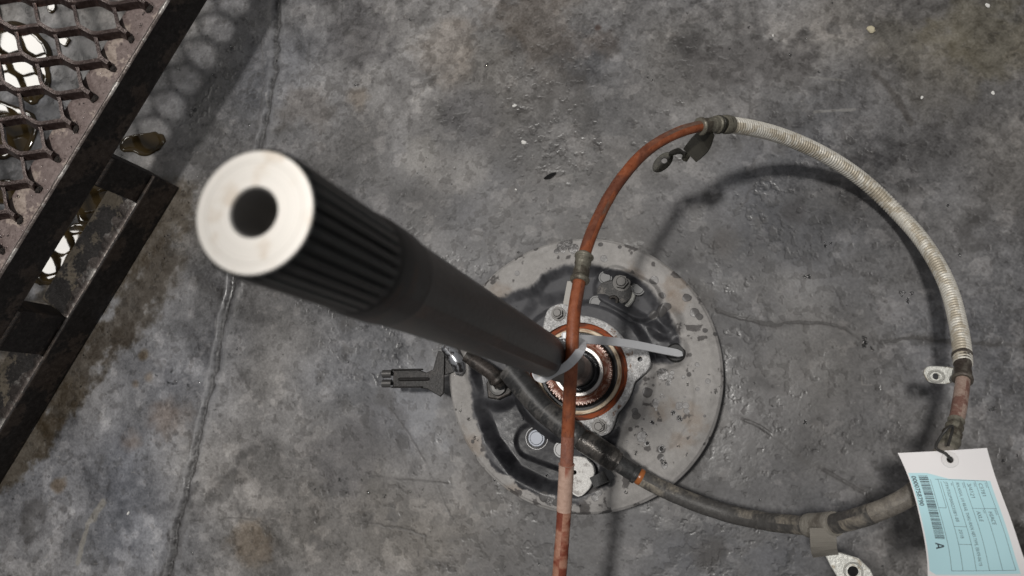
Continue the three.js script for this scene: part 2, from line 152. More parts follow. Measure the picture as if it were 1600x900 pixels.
const BUMPS = [[-0.0359,0.045,-0.0983],[-0.0671,0.045,-0.0824],[-0.0858,0.045,-0.0608],[0.0239,0.045,-0.0723],[0.0992,0.045,-0.0224],[-0.0566,0.045,0.0754],[-0.0176,0.045,0.0888],[-0.0968,0.045,0.0118],[-0.1081,0.045,-0.0173],[0.0933,0.045,-0.0526],[0.0385,0.045,-0.0936],[0.0664,0.045,-0.0782]];
const TAN = [[0.1004,0.05,-0.0977],[0.1065,0.05,-0.0763],[0.1153,0.05,0.0509],[0.1038,0.05,0.0742],[-0.0773,0.05,0.1302],[-0.121,0.05,0.0756],[0.0836,0.05,0.0408],[-0.0847,0.05,-0.0896],[0.0604,0.05,-0.11]];
const BR3H = [[0.2477,0.147,0.1821]];
const STILL = [[-0.5562,-0.2632],[-0.51213,0.85891]];

// ---------------------------------------------------------------- lamps of the hall
function lamp(name, label, x, y, z, w, d, power, tint, aim) {
  const g = thing(name, label, 'lamp', [x, y, z], 'lamps hanging in the workshop');
  const hood = addMesh('housing', new RoundedBoxGeometry(w + 0.08, 0.08, d + 0.08, 2, 0.015), mat({ color: 0x8a8c8e, metalness: 0.6, roughness: 0.5 }), g); hood.position.y = 0.05;
  addMesh('diffuser', new THREE.BoxGeometry(w, 0.01, d), mat({ color: 0xffffff, emissive: new THREE.Color(...tint), emissiveIntensity: 3 }), g);
  const l = new THREE.RectAreaLight(new THREE.Color(...tint), power, w, d); l.name = name + '_glow'; l.position.set(0, -0.012, 0); l.rotation.x = -Math.PI / 2; g.add(l);
  if (aim) g.lookAt(...aim), g.rotateX(-Math.PI / 2);
  return g;
}
lamp('high_bay_lamp', 'small square high bay lamp hanging straight above the axle', -0.45, 5.0, -0.3, 0.3, 0.3, 450, [1.0, 0.97, 0.93]);
lamp('panel_lamp', 'wide bright panel lamp high beyond the mesh stillage', -5.72, 5.0, -3.52, 1.15, 1.25, 12, [1.0, 0.965, 0.91]);
lamp('panel_lamp', 'added panel lamp that brightens the shaft end face, between high bay lamp and stillage', -1.85, 5.0, -1.7, 0.5, 0.5, 9, [1.0, 0.97, 0.93]);  // added lamp, put here to give the shaft end face a gradient
lamp('panel_lamp', 'narrow bright panel lamp high beyond the mesh stillage', -5.45, 5.0, -1.4, 0.6, 0.55, 12, [1.0, 0.965, 0.91]);

// ---------------------------------------------------------------- concrete floor
const FX0 = -1.0, FX1 = 0.65, FZ0 = -0.68, FZ1 = 0.36, FW = FX1 - FX0, FH = FZ1 - FZ0, TW = 2048, TH = 1290;
const near = (pts, m) => { const b = [1e9, -1e9, 1e9, -1e9]; for (const [x, z] of pts) { b[0] = Math.min(b[0], x); b[1] = Math.max(b[1], x); b[2] = Math.min(b[2], z); b[3] = Math.max(b[3], z); } return [b[0] - m, b[1] + m, b[2] - m, b[3] + m]; };
const isIn = (b, x, z) => x > b[0] && x < b[1] && z > b[2] && z < b[3];
const jointBox = near(JOINT, 0.03), crackStreakBox = CRACKS_AND_STREAK.map((c) => near(c, 0.012)), streakBox = STREAKS.map(([p, w]) => near(p, w * 2.4 + 0.01));
// distance across the joint, with its frayed edges
const jointAt = (x, z) => polyDist(x + (fbm(x * 60, z * 60, 3, 91) - 0.5) * 0.012, z + (fbm(x * 60, z * 60, 3, 95) - 0.5) * 0.008, JOINT);
const relief = new Float32Array(TW * TH), rough = new Float32Array(TW * TH);
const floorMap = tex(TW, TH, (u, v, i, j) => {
  const x = FX0 + u * FW, z = FZ0 + v * FH;
  const wx = (fbm(x * 9, z * 9, 3, 11) - 0.5) * 0.10, wz = (fbm(x * 9, z * 9, 3, 17) - 0.5) * 0.10;
  const big = fbm((x + wx) * 4.2, (z + wz) * 4.2, 4, 1), mid = fbm((x + wx) * 17, (z + wz) * 17, 5, 23), fine = fbm(x * 95, z * 95, 4, 31), grit = vn(x * 620, z * 620, 41), grit2 = vn(x * 330, z * 330, 43);
  let g = 103 + (big - 0.5) * 84 + (mid - 0.5) * 56 + (fine - 0.5) * 40 + (grit - 0.5) * 22 + (grit2 - 0.5) * 14 - 26 * sm(0.54, 0.68, fbm((x + wx * 1.5) * 6.5 + 11, (z + wz * 1.5) * 9 + 3, 4, 47));
  const ragged = (fbm(x * 24, z * 24, 4, 101) - 0.5) * 1.5 + (fine - 0.5) * 0.5;
  const warm = fbm(x * 5 + 7, z * 5, 3, 57) - 0.5;
  let c = [g + 1.5 + warm * 12, g + warm * 4, g - warm * 10];
  // pale worn flakes and dark oily freckles, both with ragged outlines
  const flake = fbm(x * 46 + 3, z * 46, 5, 61), zone = fbm(x * 6, z * 6, 2, 67);
  if (flake > 0.60 - (zone - 0.5) * 0.1) c = mix3(c, [c[0] + 26, c[1] + 25, c[2] + 24], sm(0, 0.06, flake - 0.60 + (zone - 0.5) * 0.1) * 0.7);
  const oil = fbm(x * 30, z * 30 + 9, 5, 71), zone2 = fbm(x * 5, z * 5 + 4, 2, 75);
  const oilCut = 0.645 - (zone2 - 0.5) * 0.22;
  if (oil > oilCut - 0.05) c = mix3(c, [66, 64, 63], sm(-0.02, 0.12, oil - oilCut + (grit2 - 0.5) * 0.06) * 0.5);
  const fleck = vn(x * 210, z * 210, 81); if (fleck > 0.93) c = mix3(c, [62, 60, 58], (fleck - 0.93) * 8); else if (fleck < 0.045) c = mix3(c, [152, 148, 143], (0.045 - fleck) * 14);
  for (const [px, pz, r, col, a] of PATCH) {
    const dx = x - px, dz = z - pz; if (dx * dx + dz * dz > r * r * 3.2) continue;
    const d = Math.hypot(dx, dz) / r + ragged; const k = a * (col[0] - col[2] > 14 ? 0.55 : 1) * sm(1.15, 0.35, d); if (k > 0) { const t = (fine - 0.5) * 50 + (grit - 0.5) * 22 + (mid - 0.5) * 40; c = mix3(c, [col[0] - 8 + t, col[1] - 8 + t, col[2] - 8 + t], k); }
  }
  STREAKS.forEach(([pts, w, col], q) => {
    if (!isIn(streakBox[q], x, z)) return;
    const n = (fbm(x * 55, z * 55, 4, 111 + q) - 0.5); const d = polyDist(x + n * Math.min(0.03, w * 2), z + n * Math.min(0.03, w), pts) / w; const k = sm(1.25, 0.5, d + (fine - 0.5) * 1.1) * 0.75; if (k > 0) { const t = (fine - 0.5) * 44 + (grit - 0.5) * 16; c = mix3(c, [col[0] + t, col[1] + t, col[2] + t], k); }
  });
  let h = (mid - 0.5) * 0.5 + (fine - 0.5) * 0.35 + (grit - 0.5) * 0.16 + (grit2 - 0.5) * 0.18;
  const pit = fbm(x * 130, z * 130, 3, 121), pitZone = fbm(x * 8 + 2, z * 8, 2, 127); const pits = sm(0.60, 0.72, pit + (pitZone - 0.5) * 0.25); h -= pits * 0.55; c = mix3(c, [c[0] * 0.72, c[1] * 0.71, c[2] * 0.7], pits * 0.55);
  CRACKS_AND_STREAK.forEach((pts, q) => {
    if (!isIn(crackStreakBox[q], x, z)) return;
    const n = fbm(x * 120, z * 120, 3, 131 + q) - 0.5; const d = polyDist(x + n * 0.007, z + n * 0.006, pts), w = q < 2 ? 0.0016 : 0.0011, fadeOut = sm(0.28, 0.5, vn(x * 42, z * 42, 137 + q)); const k = sm(w * 1.7, w * 0.4, d) * (0.25 + 0.75 * fadeOut); h -= k * (q < 2 ? 1.1 : 0.6); c = mix3(c, [50, 48, 47], k * (q === 6 ? 0.3 : q < 1 ? 0.7 : q < 2 ? 0.45 : 0.3));
    const k2 = sm(0.006, 0.001, d + n * 0.006) * (q < 2 ? 0.3 : 0.12); c = mix3(c, [78, 75, 73], k2);
  });
  if (isIn(jointBox, x, z)) {
    const d = jointAt(x, z), low = sm(-0.05, 0.2, z); const k = sm(0.0055, 0.002, d + (fine - 0.5) * 0.004); c = mix3(c, [58 + (grit - 0.5) * 40, 57 + (grit - 0.5) * 40, 57 + (grit - 0.5) * 40], k * 0.65);
    const lip = sm(0.012, 0.007, d) * (1 - k); c = mix3(c, [120 + (fine - 0.5) * 60, 120 + (fine - 0.5) * 60, 122 + (fine - 0.5) * 60], lip * 0.4); h += k * (grit2 - 0.5) * (0.9 + low) + k * (pit - 0.5) * 1.6;
  }
  const o = j * TW + i; relief[o] = h; const wet = sm(0.5, 0.66, fbm(x * 7 + 5, z * 7, 4, 141)); rough[o] = clamp(0.53 - wet * 0.2 + (fine - 0.5) * 0.35 + (grit - 0.5) * 0.12 - (oil > oilCut ? 0.12 : 0), 0.3, 0.95);
  return c;
}, true, THREE.MirroredRepeatWrapping);
const floorBump = tex(TW, TH, (u, v, i, j) => 128 + relief[j * TW + i] * 95, false, THREE.MirroredRepeatWrapping);
const floorRough = tex(TW, TH, (u, v, i, j) => rough[j * TW + i] * 255, false, THREE.MirroredRepeatWrapping);
{
  const xs = [], zs = []; for (let x = -4; x < FX0 - 1e-6; x += 0.25) xs.push(x); for (let i = 0; i <= 500; i++) xs.push(FX0 + FW * i / 500); for (let x = FX1 + 0.25; x <= 4; x += 0.25) xs.push(x);
  for (let z = -4; z < FZ0 - 1e-6; z += 0.25) zs.push(z); for (let i = 0; i <= 316; i++) zs.push(FZ0 + FH * i / 316); for (let z = FZ1 + 0.25; z <= 4; z += 0.25) zs.push(z);
  const pos = new Float32Array(xs.length * zs.length * 3), uv = new Float32Array(xs.length * zs.length * 2), idx = []; let p = 0, q = 0;
  for (const z of zs) for (const x of xs) {
    let y = (x > FX0 && x < FX1 && z > FZ0 && z < FZ1) ? (fbm(x * 12, z * 12, 3, 151) - 0.5) * 0.0016 : 0;
    if (isIn(jointBox, x, z) && y) { const d = jointAt(x, z); y -= 0.0042 * sm(0.0065, 0.0015, d); y += 0.0012 * sm(0.016, 0.008, d); }
    pos[p++] = x; pos[p++] = y - 0.001; pos[p++] = z; uv[q++] = (x - FX0) / FW; uv[q++] = (z - FZ0) / FH;
  }
  for (let j = 0; j < zs.length - 1; j++) for (let i = 0; i < xs.length - 1; i++) { const a = j * xs.length + i, b = a + xs.length; idx.push(a, b, a + 1, a + 1, b, b + 1); }
  const g = new THREE.BufferGeometry(); g.setAttribute('position', new THREE.BufferAttribute(pos, 3)); g.setAttribute('uv', new THREE.BufferAttribute(uv, 2)); g.setIndex(idx); g.computeVertexNormals();
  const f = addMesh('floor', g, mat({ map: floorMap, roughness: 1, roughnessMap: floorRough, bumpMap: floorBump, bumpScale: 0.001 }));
  f.userData = { kind: 'structure', label: 'worn grey concrete workshop floor with a joint, cracks and stains', category: 'floor' };
}

// ---------------------------------------------------------------- shared materials
const grainA = tex(512, 512, (u, v) => { const a = fbm(u * 8, v * 8, 5, 201, 8), b = fbm(u * 64, v * 64, 3, 207, 64), s = vn(u * 256, v * 256, 209, 256); return 176 + (a - 0.5) * 120 + (b - 0.5) * 70 + (s - 0.5) * 30; });
const bumpA = tex(512, 512, (u, v) => 128 + (fbm(u * 48, v * 48, 4, 211, 48) - 0.5) * 170 + (vn(u * 256, v * 256, 219, 256) - 0.5) * 60, false);
const roughA = tex(512, 512, (u, v) => 150 + (fbm(u * 12, v * 12, 5, 221, 12) - 0.5) * 230, false);
const dustA = (base, dust, cut, k, size = 512) => tex(size, size, (u, v) => { const a = fbm(u * 6, v * 6, 5, k, 6), b = fbm(u * 60, v * 60, 3, k + 7, 60), s = vn(u * 256, v * 256, k + 9, 256); const t = (b - 0.5) * 40 + (s - 0.5) * 18; return mix3(base, dust, sm(cut - 0.06, cut + 0.07, a + (b - 0.5) * 0.25)).map((c) => c + t); });
const steelDark = mat({ color: 0xffffff, map: rep(dustA([44, 40, 38], [72, 62, 55], 0.6, 301), 4), roughness: 0.62, metalness: 0.25, bumpMap: rep(bumpA, 6), bumpScale: 0.0006 });
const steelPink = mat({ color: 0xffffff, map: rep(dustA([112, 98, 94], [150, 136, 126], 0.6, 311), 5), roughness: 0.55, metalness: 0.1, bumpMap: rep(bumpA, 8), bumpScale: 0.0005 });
const steelWorn = mat({ color: 0xffffff, map: rep(dustA([150, 146, 142], [96, 88, 84], 0.52, 321), 9), roughness: 0.42, metalness: 0.55, bumpMap: rep(bumpA, 9), bumpScale: 0.0004 });
const steelFlange = mat({ color: 0xffffff, map: rep(dustA([84, 80, 78], [158, 146, 128], 0.54, 331), 6), roughness: 0.6, metalness: 0.2, bumpMap: rep(bumpA, 8), bumpScale: 0.0008 });
const strandMat = mat({ color: 0xffffff, map: rep(dustA([66, 54, 51], [98, 70, 62], 0.58, 341), 3), roughness: 0.26, metalness: 0.45, bumpMap: rep(bumpA, 6), bumpScale: 0.0004 });
const black = mat({ color: lin(0.018, 0.018, 0.02), roughness: 0.5 });
const zinc = mat({ color: 0xffffff, map: rep(dustA([196, 196, 190], [150, 142, 128], 0.6, 351), 14), roughness: 0.45, metalness: 0.5, bumpMap: rep(bumpA, 12), bumpScale: 0.0003 });
const zincDull = mat({ color: 0xffffff, map: rep(dustA([122, 118, 106], [86, 80, 70], 0.53, 361), 18), roughness: 0.5, metalness: 0.4, bumpMap: rep(bumpA, 14), bumpScale: 0.0004 });
const oliveSteel = mat({ color: 0xffffff, map: rep(dustA([62, 60, 52], [40, 38, 34], 0.5, 371), 14), roughness: 0.4, metalness: 0.45 });
const blackened = mat({ color: 0xffffff, map: rep(dustA([46, 43, 40], [64, 58, 54], 0.56, 381), 12), roughness: 0.5, metalness: 0.35, bumpMap: rep(bumpA, 12), bumpScale: 0.0003 });

// ---------------------------------------------------------------- mesh stillage
{
  const [[ax, az], [ex, ez]] = STILL, turn = Math.atan2(-ez, ex); // local x runs along the rail, local -z... outward
  const g = thing('steel_stillage', 'dark steel stillage with expanded mesh deck, wet floor beneath', 'stillage', [ax, 0, az]);
  g.rotation.y = turn;
  // local frame: x along the rail (down the picture), z = inward from the outer face
  const outX = -ez, outZ = ex; // world outward is (-(-ez))...
  const box = (x0, x1, y0, y1, z0, z1, r = 0.002) => { const b = new RoundedBoxGeometry(x1 - x0, y1 - y0, z1 - z0, 2, r); b.translate((x0 + x1) / 2, (y0 + y1) / 2, (z0 + z1) / 2); const p = b.attributes.position, u = b.attributes.uv, nn = b.attributes.normal; for (let i = 0; i < p.count; i++) u.setXY(i, p.getX(i), Math.abs(nn.getY(i)) > 0.5 ? p.getZ(i) : p.getY(i)); return b; };
  const L0 = -0.75, L1 = 0.95;
  const rail = part('top_rail', g);
  addMesh('web', box(L0, L1, 0.1225, 0.1725, 0, 0.005), steelDark, rail);
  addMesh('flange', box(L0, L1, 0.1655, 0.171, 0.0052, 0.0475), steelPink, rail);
  // worn bright arris, ragged along its length
  const ragEdge = (x0, x1, y, z0, wide) => {
    const pos = [], idx = [], uv = [], n = Math.round((x1 - x0) * 420); for (let i = 0; i <= n; i++) { const x = mix(x0, x1, i / n), w = wide * (0.55 + 1.2 * (fbm(x * 90, 3, 3, 401) - 0.4)), h = 0.0008 * fbm(x * 300, 9, 2, 405); pos.push(x, y - 0.0003, -0.0006 - z0, x, y + 0.0015 + h, 0.0012 - z0, x, y + 0.0011 + h, w * 0.5 + 0.0015 - z0, x, y - 0.0006, w + 0.003 - z0); }
    for (let i = 0; i < n; i++) for (let k = 0; k < 3; k++) { const a = i * 4 + k, b = a + 4; idx.push(a, a + 1, b, b, a + 1, b + 1); }
    const b = new THREE.BufferGeometry(); b.setAttribute('position', new THREE.Float32BufferAttribute(pos, 3)); for (let i = 0; i < pos.length / 3; i++) uv.push(pos[i * 3], pos[i * 3 + 2]); b.setAttribute('uv', new THREE.Float32BufferAttribute(uv, 2)); b.setIndex(idx); b.computeVertexNormals(); return b;
  };
  addMesh('worn_edge', ragEdge(L0, L1, 0.1715, 0, 0.004), steelWorn, rail);
  for (const [x0, x1] of [[0.001, 0.042], [0.215, 0.272], [0.5, 0.55]]) {
    const p = part('post', g);
    addMesh('face_plate', box(x0, x1, 0.0, 0.122, 0.0006, 0.006), steelDark, p);
    addMesh('side_plate', box(x0 === 0.001 ? x0 : x0 + 0.004, (x0 === 0.001 ? x0 : x0 + 0.004) + 0.005, 0.006, 0.164, 0.0062, 0.046), steelDark, p);
    const wd = new THREE.CylinderGeometry(0.0035, 0.0035, x1 - x0 - 0.004, 10); wd.rotateZ(Math.PI / 2); wd.translate((x0 + x1) / 2, 0.1205, 0.0005); addMesh('weld_bead', wd, steelDark, p);
  }
  const skid = part('bottom_rail', g);
  addMesh('web', box(0.0, L1, 0.0005, 0.05, -0.0055, 0.0), steelDark, skid);
  for (const [x0, x1] of [[0.043, 0.2145], [0.2725, 0.499], [0.551, L1]]) { addMesh('flange', box(x0, x1, 0.043, 0.0485, 0.0, 0.049), steelFlange, skid); addMesh('worn_edge', ragEdge(x0, x1, 0.0487, 0.0035, 0.024), steelWorn, skid); }
  // far rail, out of the picture, that carries the other side of the deck
  addMesh('cross_rail', box(L0, L1, 0.12, 0.166, 0.74, 0.78), steelDark, g); addMesh('foot', box(-0.2, -0.15, 0.001, 0.12, 0.742, 0.778), steelDark, g); addMesh('foot', box(0.4, 0.45, 0.001, 0.12, 0.742, 0.778), steelDark, g);
  const deck = part('mesh_deck', g);
  const LWD = 0.105, SWD = 0.0408, zEnd = 0.0185; // long way of the diamonds runs inward
  const wave = (t) => { const f = ((t % 1) + 1) % 1, a = f < 0.5 ? f * 2 : 2 - f * 2; return sm(0.14, 0.86, a) * 2 - 1; };
  const strand = (sgn) => {
    const pos = [], idx = [], uv = [], n = 170, len = 0.735;
    for (let i = 0; i <= n; i++) {
      const t = i / n * len, w = wave(t / LWD) * sgn, w2 = wave((t + 0.001) / LWD) * sgn, x = w * SWD / 4, sl = (w2 - w) * SWD / 4 / 0.001;
      const il = 1 / Math.hypot(1, sl), tx = sl * il, tz = il, sx = tz, sz = -tx; // side direction in plan
      const hw = 0.0022, hh = 0.0046, cy = 0.1762 + 0.0018 * w;
      for (const [a, b] of [[-1, -1], [1, -1], [1, 1], [-1, 1]]) { pos.push(x + sx * a * hw - b * hh * 0.55, cy + b * hh * 0.83, zEnd + t + sz * a * hw); uv.push(t, (a + b) * 0.003); }
    }
    for (let i = 0; i < n; i++) for (let k = 0; k < 4; k++) { const a = i * 4 + k, b = i * 4 + (k + 1) % 4; idx.push(a, a + 4, b, b, a + 4, b + 4); }
    idx.push(0, 1, 2, 0, 2, 3); const e = n * 4; idx.push(e, e + 2, e + 1, e, e + 3, e + 2);
    const b = new THREE.BufferGeometry(); b.setAttribute('position', new THREE.Float32BufferAttribute(pos, 3)); b.setAttribute('uv', new THREE.Float32BufferAttribute(uv, 2)); b.setIndex(idx); return toCreasedNormals(b, 0.4);
  };
  const s0 = strand(1), s1 = strand(-1);
  for (let k = -26; k < 38; k++) { const m = addMesh('strand', k % 2 ? s1 : s0, strandMat, deck); m.position.set(0.0005 + k * SWD / 2, 0, 0); }
  // weld drops where the deck sits on the flange
  const wg = new THREE.IcosahedronGeometry(0.0036, 2); { const p = wg.attributes.position; for (let i = 0; i < p.count; i++) { const k = 1 + (vn(p.getX(i) * 900, p.getZ(i) * 900 + p.getY(i) * 500, 411) - 0.5) * 0.6; p.setXYZ(i, p.getX(i) * k, p.getY(i) * k * 0.7, p.getZ(i) * k * 1.3); } wg.computeVertexNormals(); }
  for (let k = -13; k < 19; k++) { const m = addMesh('weld', wg, steelDark, deck); m.position.set(0.0005 + (k + 0.75) * SWD + 0.001, 0.1722, 0.0178); m.rotation.y = k; }
}

// ---------------------------------------------------------------- puddles and drops
const oil = new THREE.MeshPhysicalMaterial({ color: lin(0.035, 0.024, 0.01), roughness: 0.03, ior: 1.5 });
PUDDLES.forEach((pts, q) => {
  const c = new THREE.CatmullRomCurve3(pts.map(([x, z]) => V(x, 0, z)), true), n = 60, pos = [], idx = [], cx = pts.reduce((a, p) => a + p[0], 0) / pts.length, cz = pts.reduce((a, p) => a + p[1], 0) / pts.length;
  const rings = [[0, 0.0016], [0.5, 0.0016], [0.82, 0.00165], [0.9, 0.0015], [0.96, 0.0010], [0.99, 0.0003], [1, -0.0008]];
  for (const [f, y] of rings) for (let i = 0; i < n; i++) { const p = c.getPoint(i / n), w = 1 + (fbm(i / n * 11, q, 3, 501, 11) - 0.5) * 0.34; pos.push(cx + (p.x - cx) * f * w, y + 0.0003, cz + (p.z - cz) * f * w); }
  for (let r = 0; r + 1 < rings.length; r++) for (let i = 0; i < n; i++) { const a = r * n + i, b = r * n + (i + 1) % n; idx.push(a, b, a + n, a + n, b, b + n); }
  const g = new THREE.BufferGeometry(); g.setAttribute('position', new THREE.Float32BufferAttribute(pos, 3)); g.setIndex(idx); g.computeVertexNormals();
  const m = addMesh('puddle', g, oil); m.userData = { kind: 'structure', label: 'brown oily water puddle on the concrete by the stillage', category: 'puddle', group: 'oily puddles by the stillage' };
});
const water = new THREE.MeshPhysicalMaterial({ color: 0xffffff, roughness: 0.02, transmission: 1, thickness: 0.003, ior: 1.33 });
const dropGeo = (() => { const g = new THREE.SphereGeometry(1, 14, 7, 0, Math.PI * 2, 0, Math.PI / 2); const p = g.attributes.position; for (let i = 0; i < p.count; i++) { const a = Math.atan2(p.getZ(i), p.getX(i)), k = 1 + 0.14 * Math.sin(a * 2 + 0.4) + 0.08 * Math.sin(a * 3 + 1); p.setXYZ(i, p.getX(i) * k, p.getY(i) * 0.42, p.getZ(i) * k); } g.computeVertexNormals(); const base = new THREE.CircleGeometry(1, 14); return g; })();
function drops(name, label, list) {
  const im = new THREE.InstancedMesh(dropGeo, water, list.length), o = new THREE.Object3D();
  list.forEach(([x, y, z, r], i) => { o.position.set(x, y, z); o.scale.setScalar(r); o.rotation.y = i * 1.7; o.scale.z *= 0.75 + 0.5 * hash(i, 3, 5); o.updateMatrix(); im.setMatrixAt(i, o.matrix); });
  im.name = numbered(name); im.userData = { kind: 'stuff', label, category: 'water drops' }; scene.add(im); return im;
}
{
  const list = []; for (const [x, z, r] of DROPS) { const n = r > 0.0024 ? 3 : 1; for (let k = 0; k < n; k++) list.push([x + (n > 1 ? rr(-1, 1) * r : 0), -0.0006, z + (n > 1 ? rr(-1, 1) * r : 0), n > 1 ? r * rr(0.4, 0.7) : r]); }
  for (let i = 0; i < 260; i++) { const x = rr(-0.9, 0.55), z = rr(-0.6, 0.28); if (Math.hypot(x, z) < 0.16) continue; list.push([x, -0.0006, z, rr(0.0005, 0.0012)]); }
  const [[ax, az], [ex, ez]] = STILL; for (let i = 0; i < 60; i++) { const a = rr(-0.1, 0.45), o = rr(0.012, 0.05) * (rnd() < 0.5 ? 1 : -1.4); list.push([ax + ex * a - ez * -o, -0.0006, az + ez * a + ex * -o, rr(0.0006, 0.0016)]); }
  drops('floor_drops', 'small clear water drops scattered over the concrete floor', list);
  const f = []; for (let i = 0; i < 190; i++) { const a = rr(-0.25, 0.16), d = rr(0.007, 0.046); f.push([ax + ex * a + ez * -d, 0.1708, az + ez * a - ex * -d, rr(0.0006, 0.0013) * (rnd() < 0.12 ? 2.2 : 1)]); }
  drops('flange_drops', 'tiny water drops on the flange of the stillage rail', f);
}
// ---------------------------------------------------------------- rear axle standing on its hub
const axle = thing('rear_axle', 'dark splined axle shaft standing upright in its round brake backing plate', 'axle');
{
  const B2 = BUMPS.map(([x, , z]) => [x, z]), D2 = DARK, R2 = RPOLY.map(([x, , z]) => [x, z]), T2 = TAN.map(([x, , z]) => [x, z]);
  const PR = 0.152, box = near(D2, 0.02);
  const bump = (x, z, i, r) => sm(r, r * 0.45, Math.hypot(x - B2[i][0], z - B2[i][1]));
  const plateY = (x, z) => {
    const r = Math.hypot(x, z); let y = 0.0455 + 0.0045 * sm(PR, 0.138, r);
    const s = isIn(box, x, z) ? signed(x, z, D2) : 1;
    y -= 0.0155 * sm(0.004, -0.013, s);
    y -= 0.0035 * sm(0.0015, -0.004, signed(x, z, R2));
    y += 0.009 * sm(0.024, 0.006, segDist(x, z, B2[0], [B2[0][0] + 0.02, B2[0][1] - 0.004])) + 0.007 * sm(0.02, 0.004, segDist(x, z, B2[1], B2[2])) + 0.010 * bump(x, z, 9, 0.022);
    y += 0.013 * sm(0.02, 0.007, segDist(x, z, B2[3], B2[4])) + 0.006 * sm(0.022, 0.015, segDist(x, z, B2[5], B2[6])) + 0.013 * sm(0.032, 0.018, segDist(x, z, B2[7], B2[8])) + 0.012 * sm(0.026, 0.019, segDist(x, z, B2[10], B2[11]));
    const boss = sm(0.084, 0.072, r); y = mix(y, 0.060, boss);
    y += (fbm(x * 40, z * 40, 3, 601) - 0.5) * 0.0014;
    return y - 0.003 * sm(PR - 0.003, PR, r);
  };
  const PT = 1024, ext = 0.156, rg = new Float32Array(PT * PT), bm = new Float32Array(PT * PT);
  const plateMap = tex(PT, PT, (u, v, i, j) => {
    const x = (u * 2 - 1) * ext, z = (v * 2 - 1) * ext, o = j * PT + i; if (x * x + z * z > 0.0245) return [120, 118, 116];
    const n1 = fbm(x * 60, z * 60, 4, 611), n2 = fbm(x * 260, z * 260, 3, 621), g = vn(x * 1500, z * 1500, 631);
    const r = Math.hypot(x, z);
    const t = (n1 - 0.5) * 26 + (n2 - 0.5) * 22 + (g - 0.5) * 12;
    let c = [157 + t, 154 + t, 151 + t], ro = 0.85, hh = (n2 - 0.5) * 0.5 + (g - 0.5) * 0.25;
    T2.forEach(([a, b], q) => { const d = Math.hypot(x - a, z - b) / 0.018 + (n1 - 0.5) * 1.8; c = mix3(c, [138 + t, 116 + t, 96 + t], sm(1.0, 0.3, d) * 0.28); });
    // oil-blackened pan; ragged tide line, smeared out over the rim on the dirty side
    const ang = Math.atan2(z, x), smear = sm(0.5, 1.0, Math.cos(ang - 2.0)) * 0.022, s = signed(x, z, D2) + (n1 - 0.5) * (0.005 + smear * 1.0) + (n2 - 0.5) * 0.002 - smear * 0.35;
    const oilK = sm(0.0022, -0.0030, s), grime = (fbm(x * 24, z * 24, 4, 641) - 0.5);
    const black0 = sm(0.062, 0.03, Math.hypot(x - B2[5][0] - 0.012, z - B2[5][1] + 0.002) + (n1 - 0.5) * 0.03) * 26, db = 64 - black0 + grime * 60 + (n2 - 0.5) * 24, dk = [db, db, db + 3];
    c = mix3(c, dk, oilK); ro = mix(ro, 0.55 + grime * 0.6, oilK);
    // rim grime that clings in freckles and rubbed chips
    const fr = fbm(x * 85, z * 85, 4, 661), fz = sm(0.5, 1, Math.cos(ang - 1.9)) * 0.09 + sm(0.1475, 0.151, r) * 0.08; const fk = sm(0.69 - fz, 0.76 - fz, fr) * (1 - oilK); c = mix3(c, [74 + t, 71 + t, 70 + t], fk * 0.75);
    for (const [a, b, rad] of SPOTS) { const dx = x - a, dz = z - b; if (dx * dx + dz * dz > rad * rad * 2.6) continue; const d = Math.hypot(dx, dz) / rad + (fbm(x * 170, z * 170, 2, 671) - 0.5) * 0.55; const k = sm(1.06, 0.92, d); const edge = sm(0.72, 0.95, d) * 22; if (k > 0) { const big = rad > 0.006 ? (g > 0.6 ? 60 : 0) : 0; c = mix3(c, [96 - edge + (n2 - 0.5) * 30 + big, 94 - edge + (n2 - 0.5) * 30 + big, 93 - edge + (n2 - 0.5) * 30 + big], k * 0.9); ro = mix(ro, 0.4, k); hh -= 0.25 * k; } }
    rg[o] = clamp(ro + (n2 - 0.5) * 0.25, 0.12, 1); bm[o] = hh; return c;
  });
  const plateRough = tex(PT, PT, (u, v, i, j) => rg[j * PT + i] * 255, false), plateBump = tex(PT, PT, (u, v, i, j) => 128 + bm[j * PT + i] * 110, false);
  const plateMat = mat({ map: plateMap, roughness: 1, roughnessMap: plateRough, metalness: 0.05, bumpMap: plateBump, bumpScale: 0.0006 });
  const NR = 150, NA = 420, pos = [], uv = [], idx = [], R0 = 0.045;
  const layers = [];
  for (let i = 0; i <= NR; i++) layers.push([mix(R0, PR, i / NR), 0]); layers.push([PR + 0.0008, -0.002], [PR + 0.001, -0.005], [PR - 0.0002, -0.0095], [PR - 0.0018, -0.0095], [PR - 0.0025, -0.004]);
  for (let i = 14; i >= 0; i--) layers.push([mix(R0, PR - 0.003, i / 14), -0.0022]);
  for (const [r, dy] of layers) for (let a = 0; a <= NA; a++) { const th = a / NA * Math.PI * 2, dent = r > 0.1 ? 1 + 0.006 * (r - 0.1) / 0.05 * (fbm(Math.cos(th) * 2 + 5, Math.sin(th) * 2 + 5, 3, 681) - 0.5) * 2 : 1, x = Math.cos(th) * r * dent, z = Math.sin(th) * r * dent; pos.push(x, plateY(x, z) + dy, z); uv.push(x / ext / 2 + 0.5, z / ext / 2 + 0.5); }
  for (let i = 0; i + 1 < layers.length; i++) for (let a = 0; a < NA; a++) { const p = i * (NA + 1) + a, q = p + NA + 1; idx.push(p, p + 1, q, q, p + 1, q + 1); }
  const g = new THREE.BufferGeometry(); g.setAttribute('position', new THREE.Float32BufferAttribute(pos, 3)); g.setAttribute('uv', new THREE.Float32BufferAttribute(uv, 2)); g.setIndex(idx); g.computeVertexNormals();
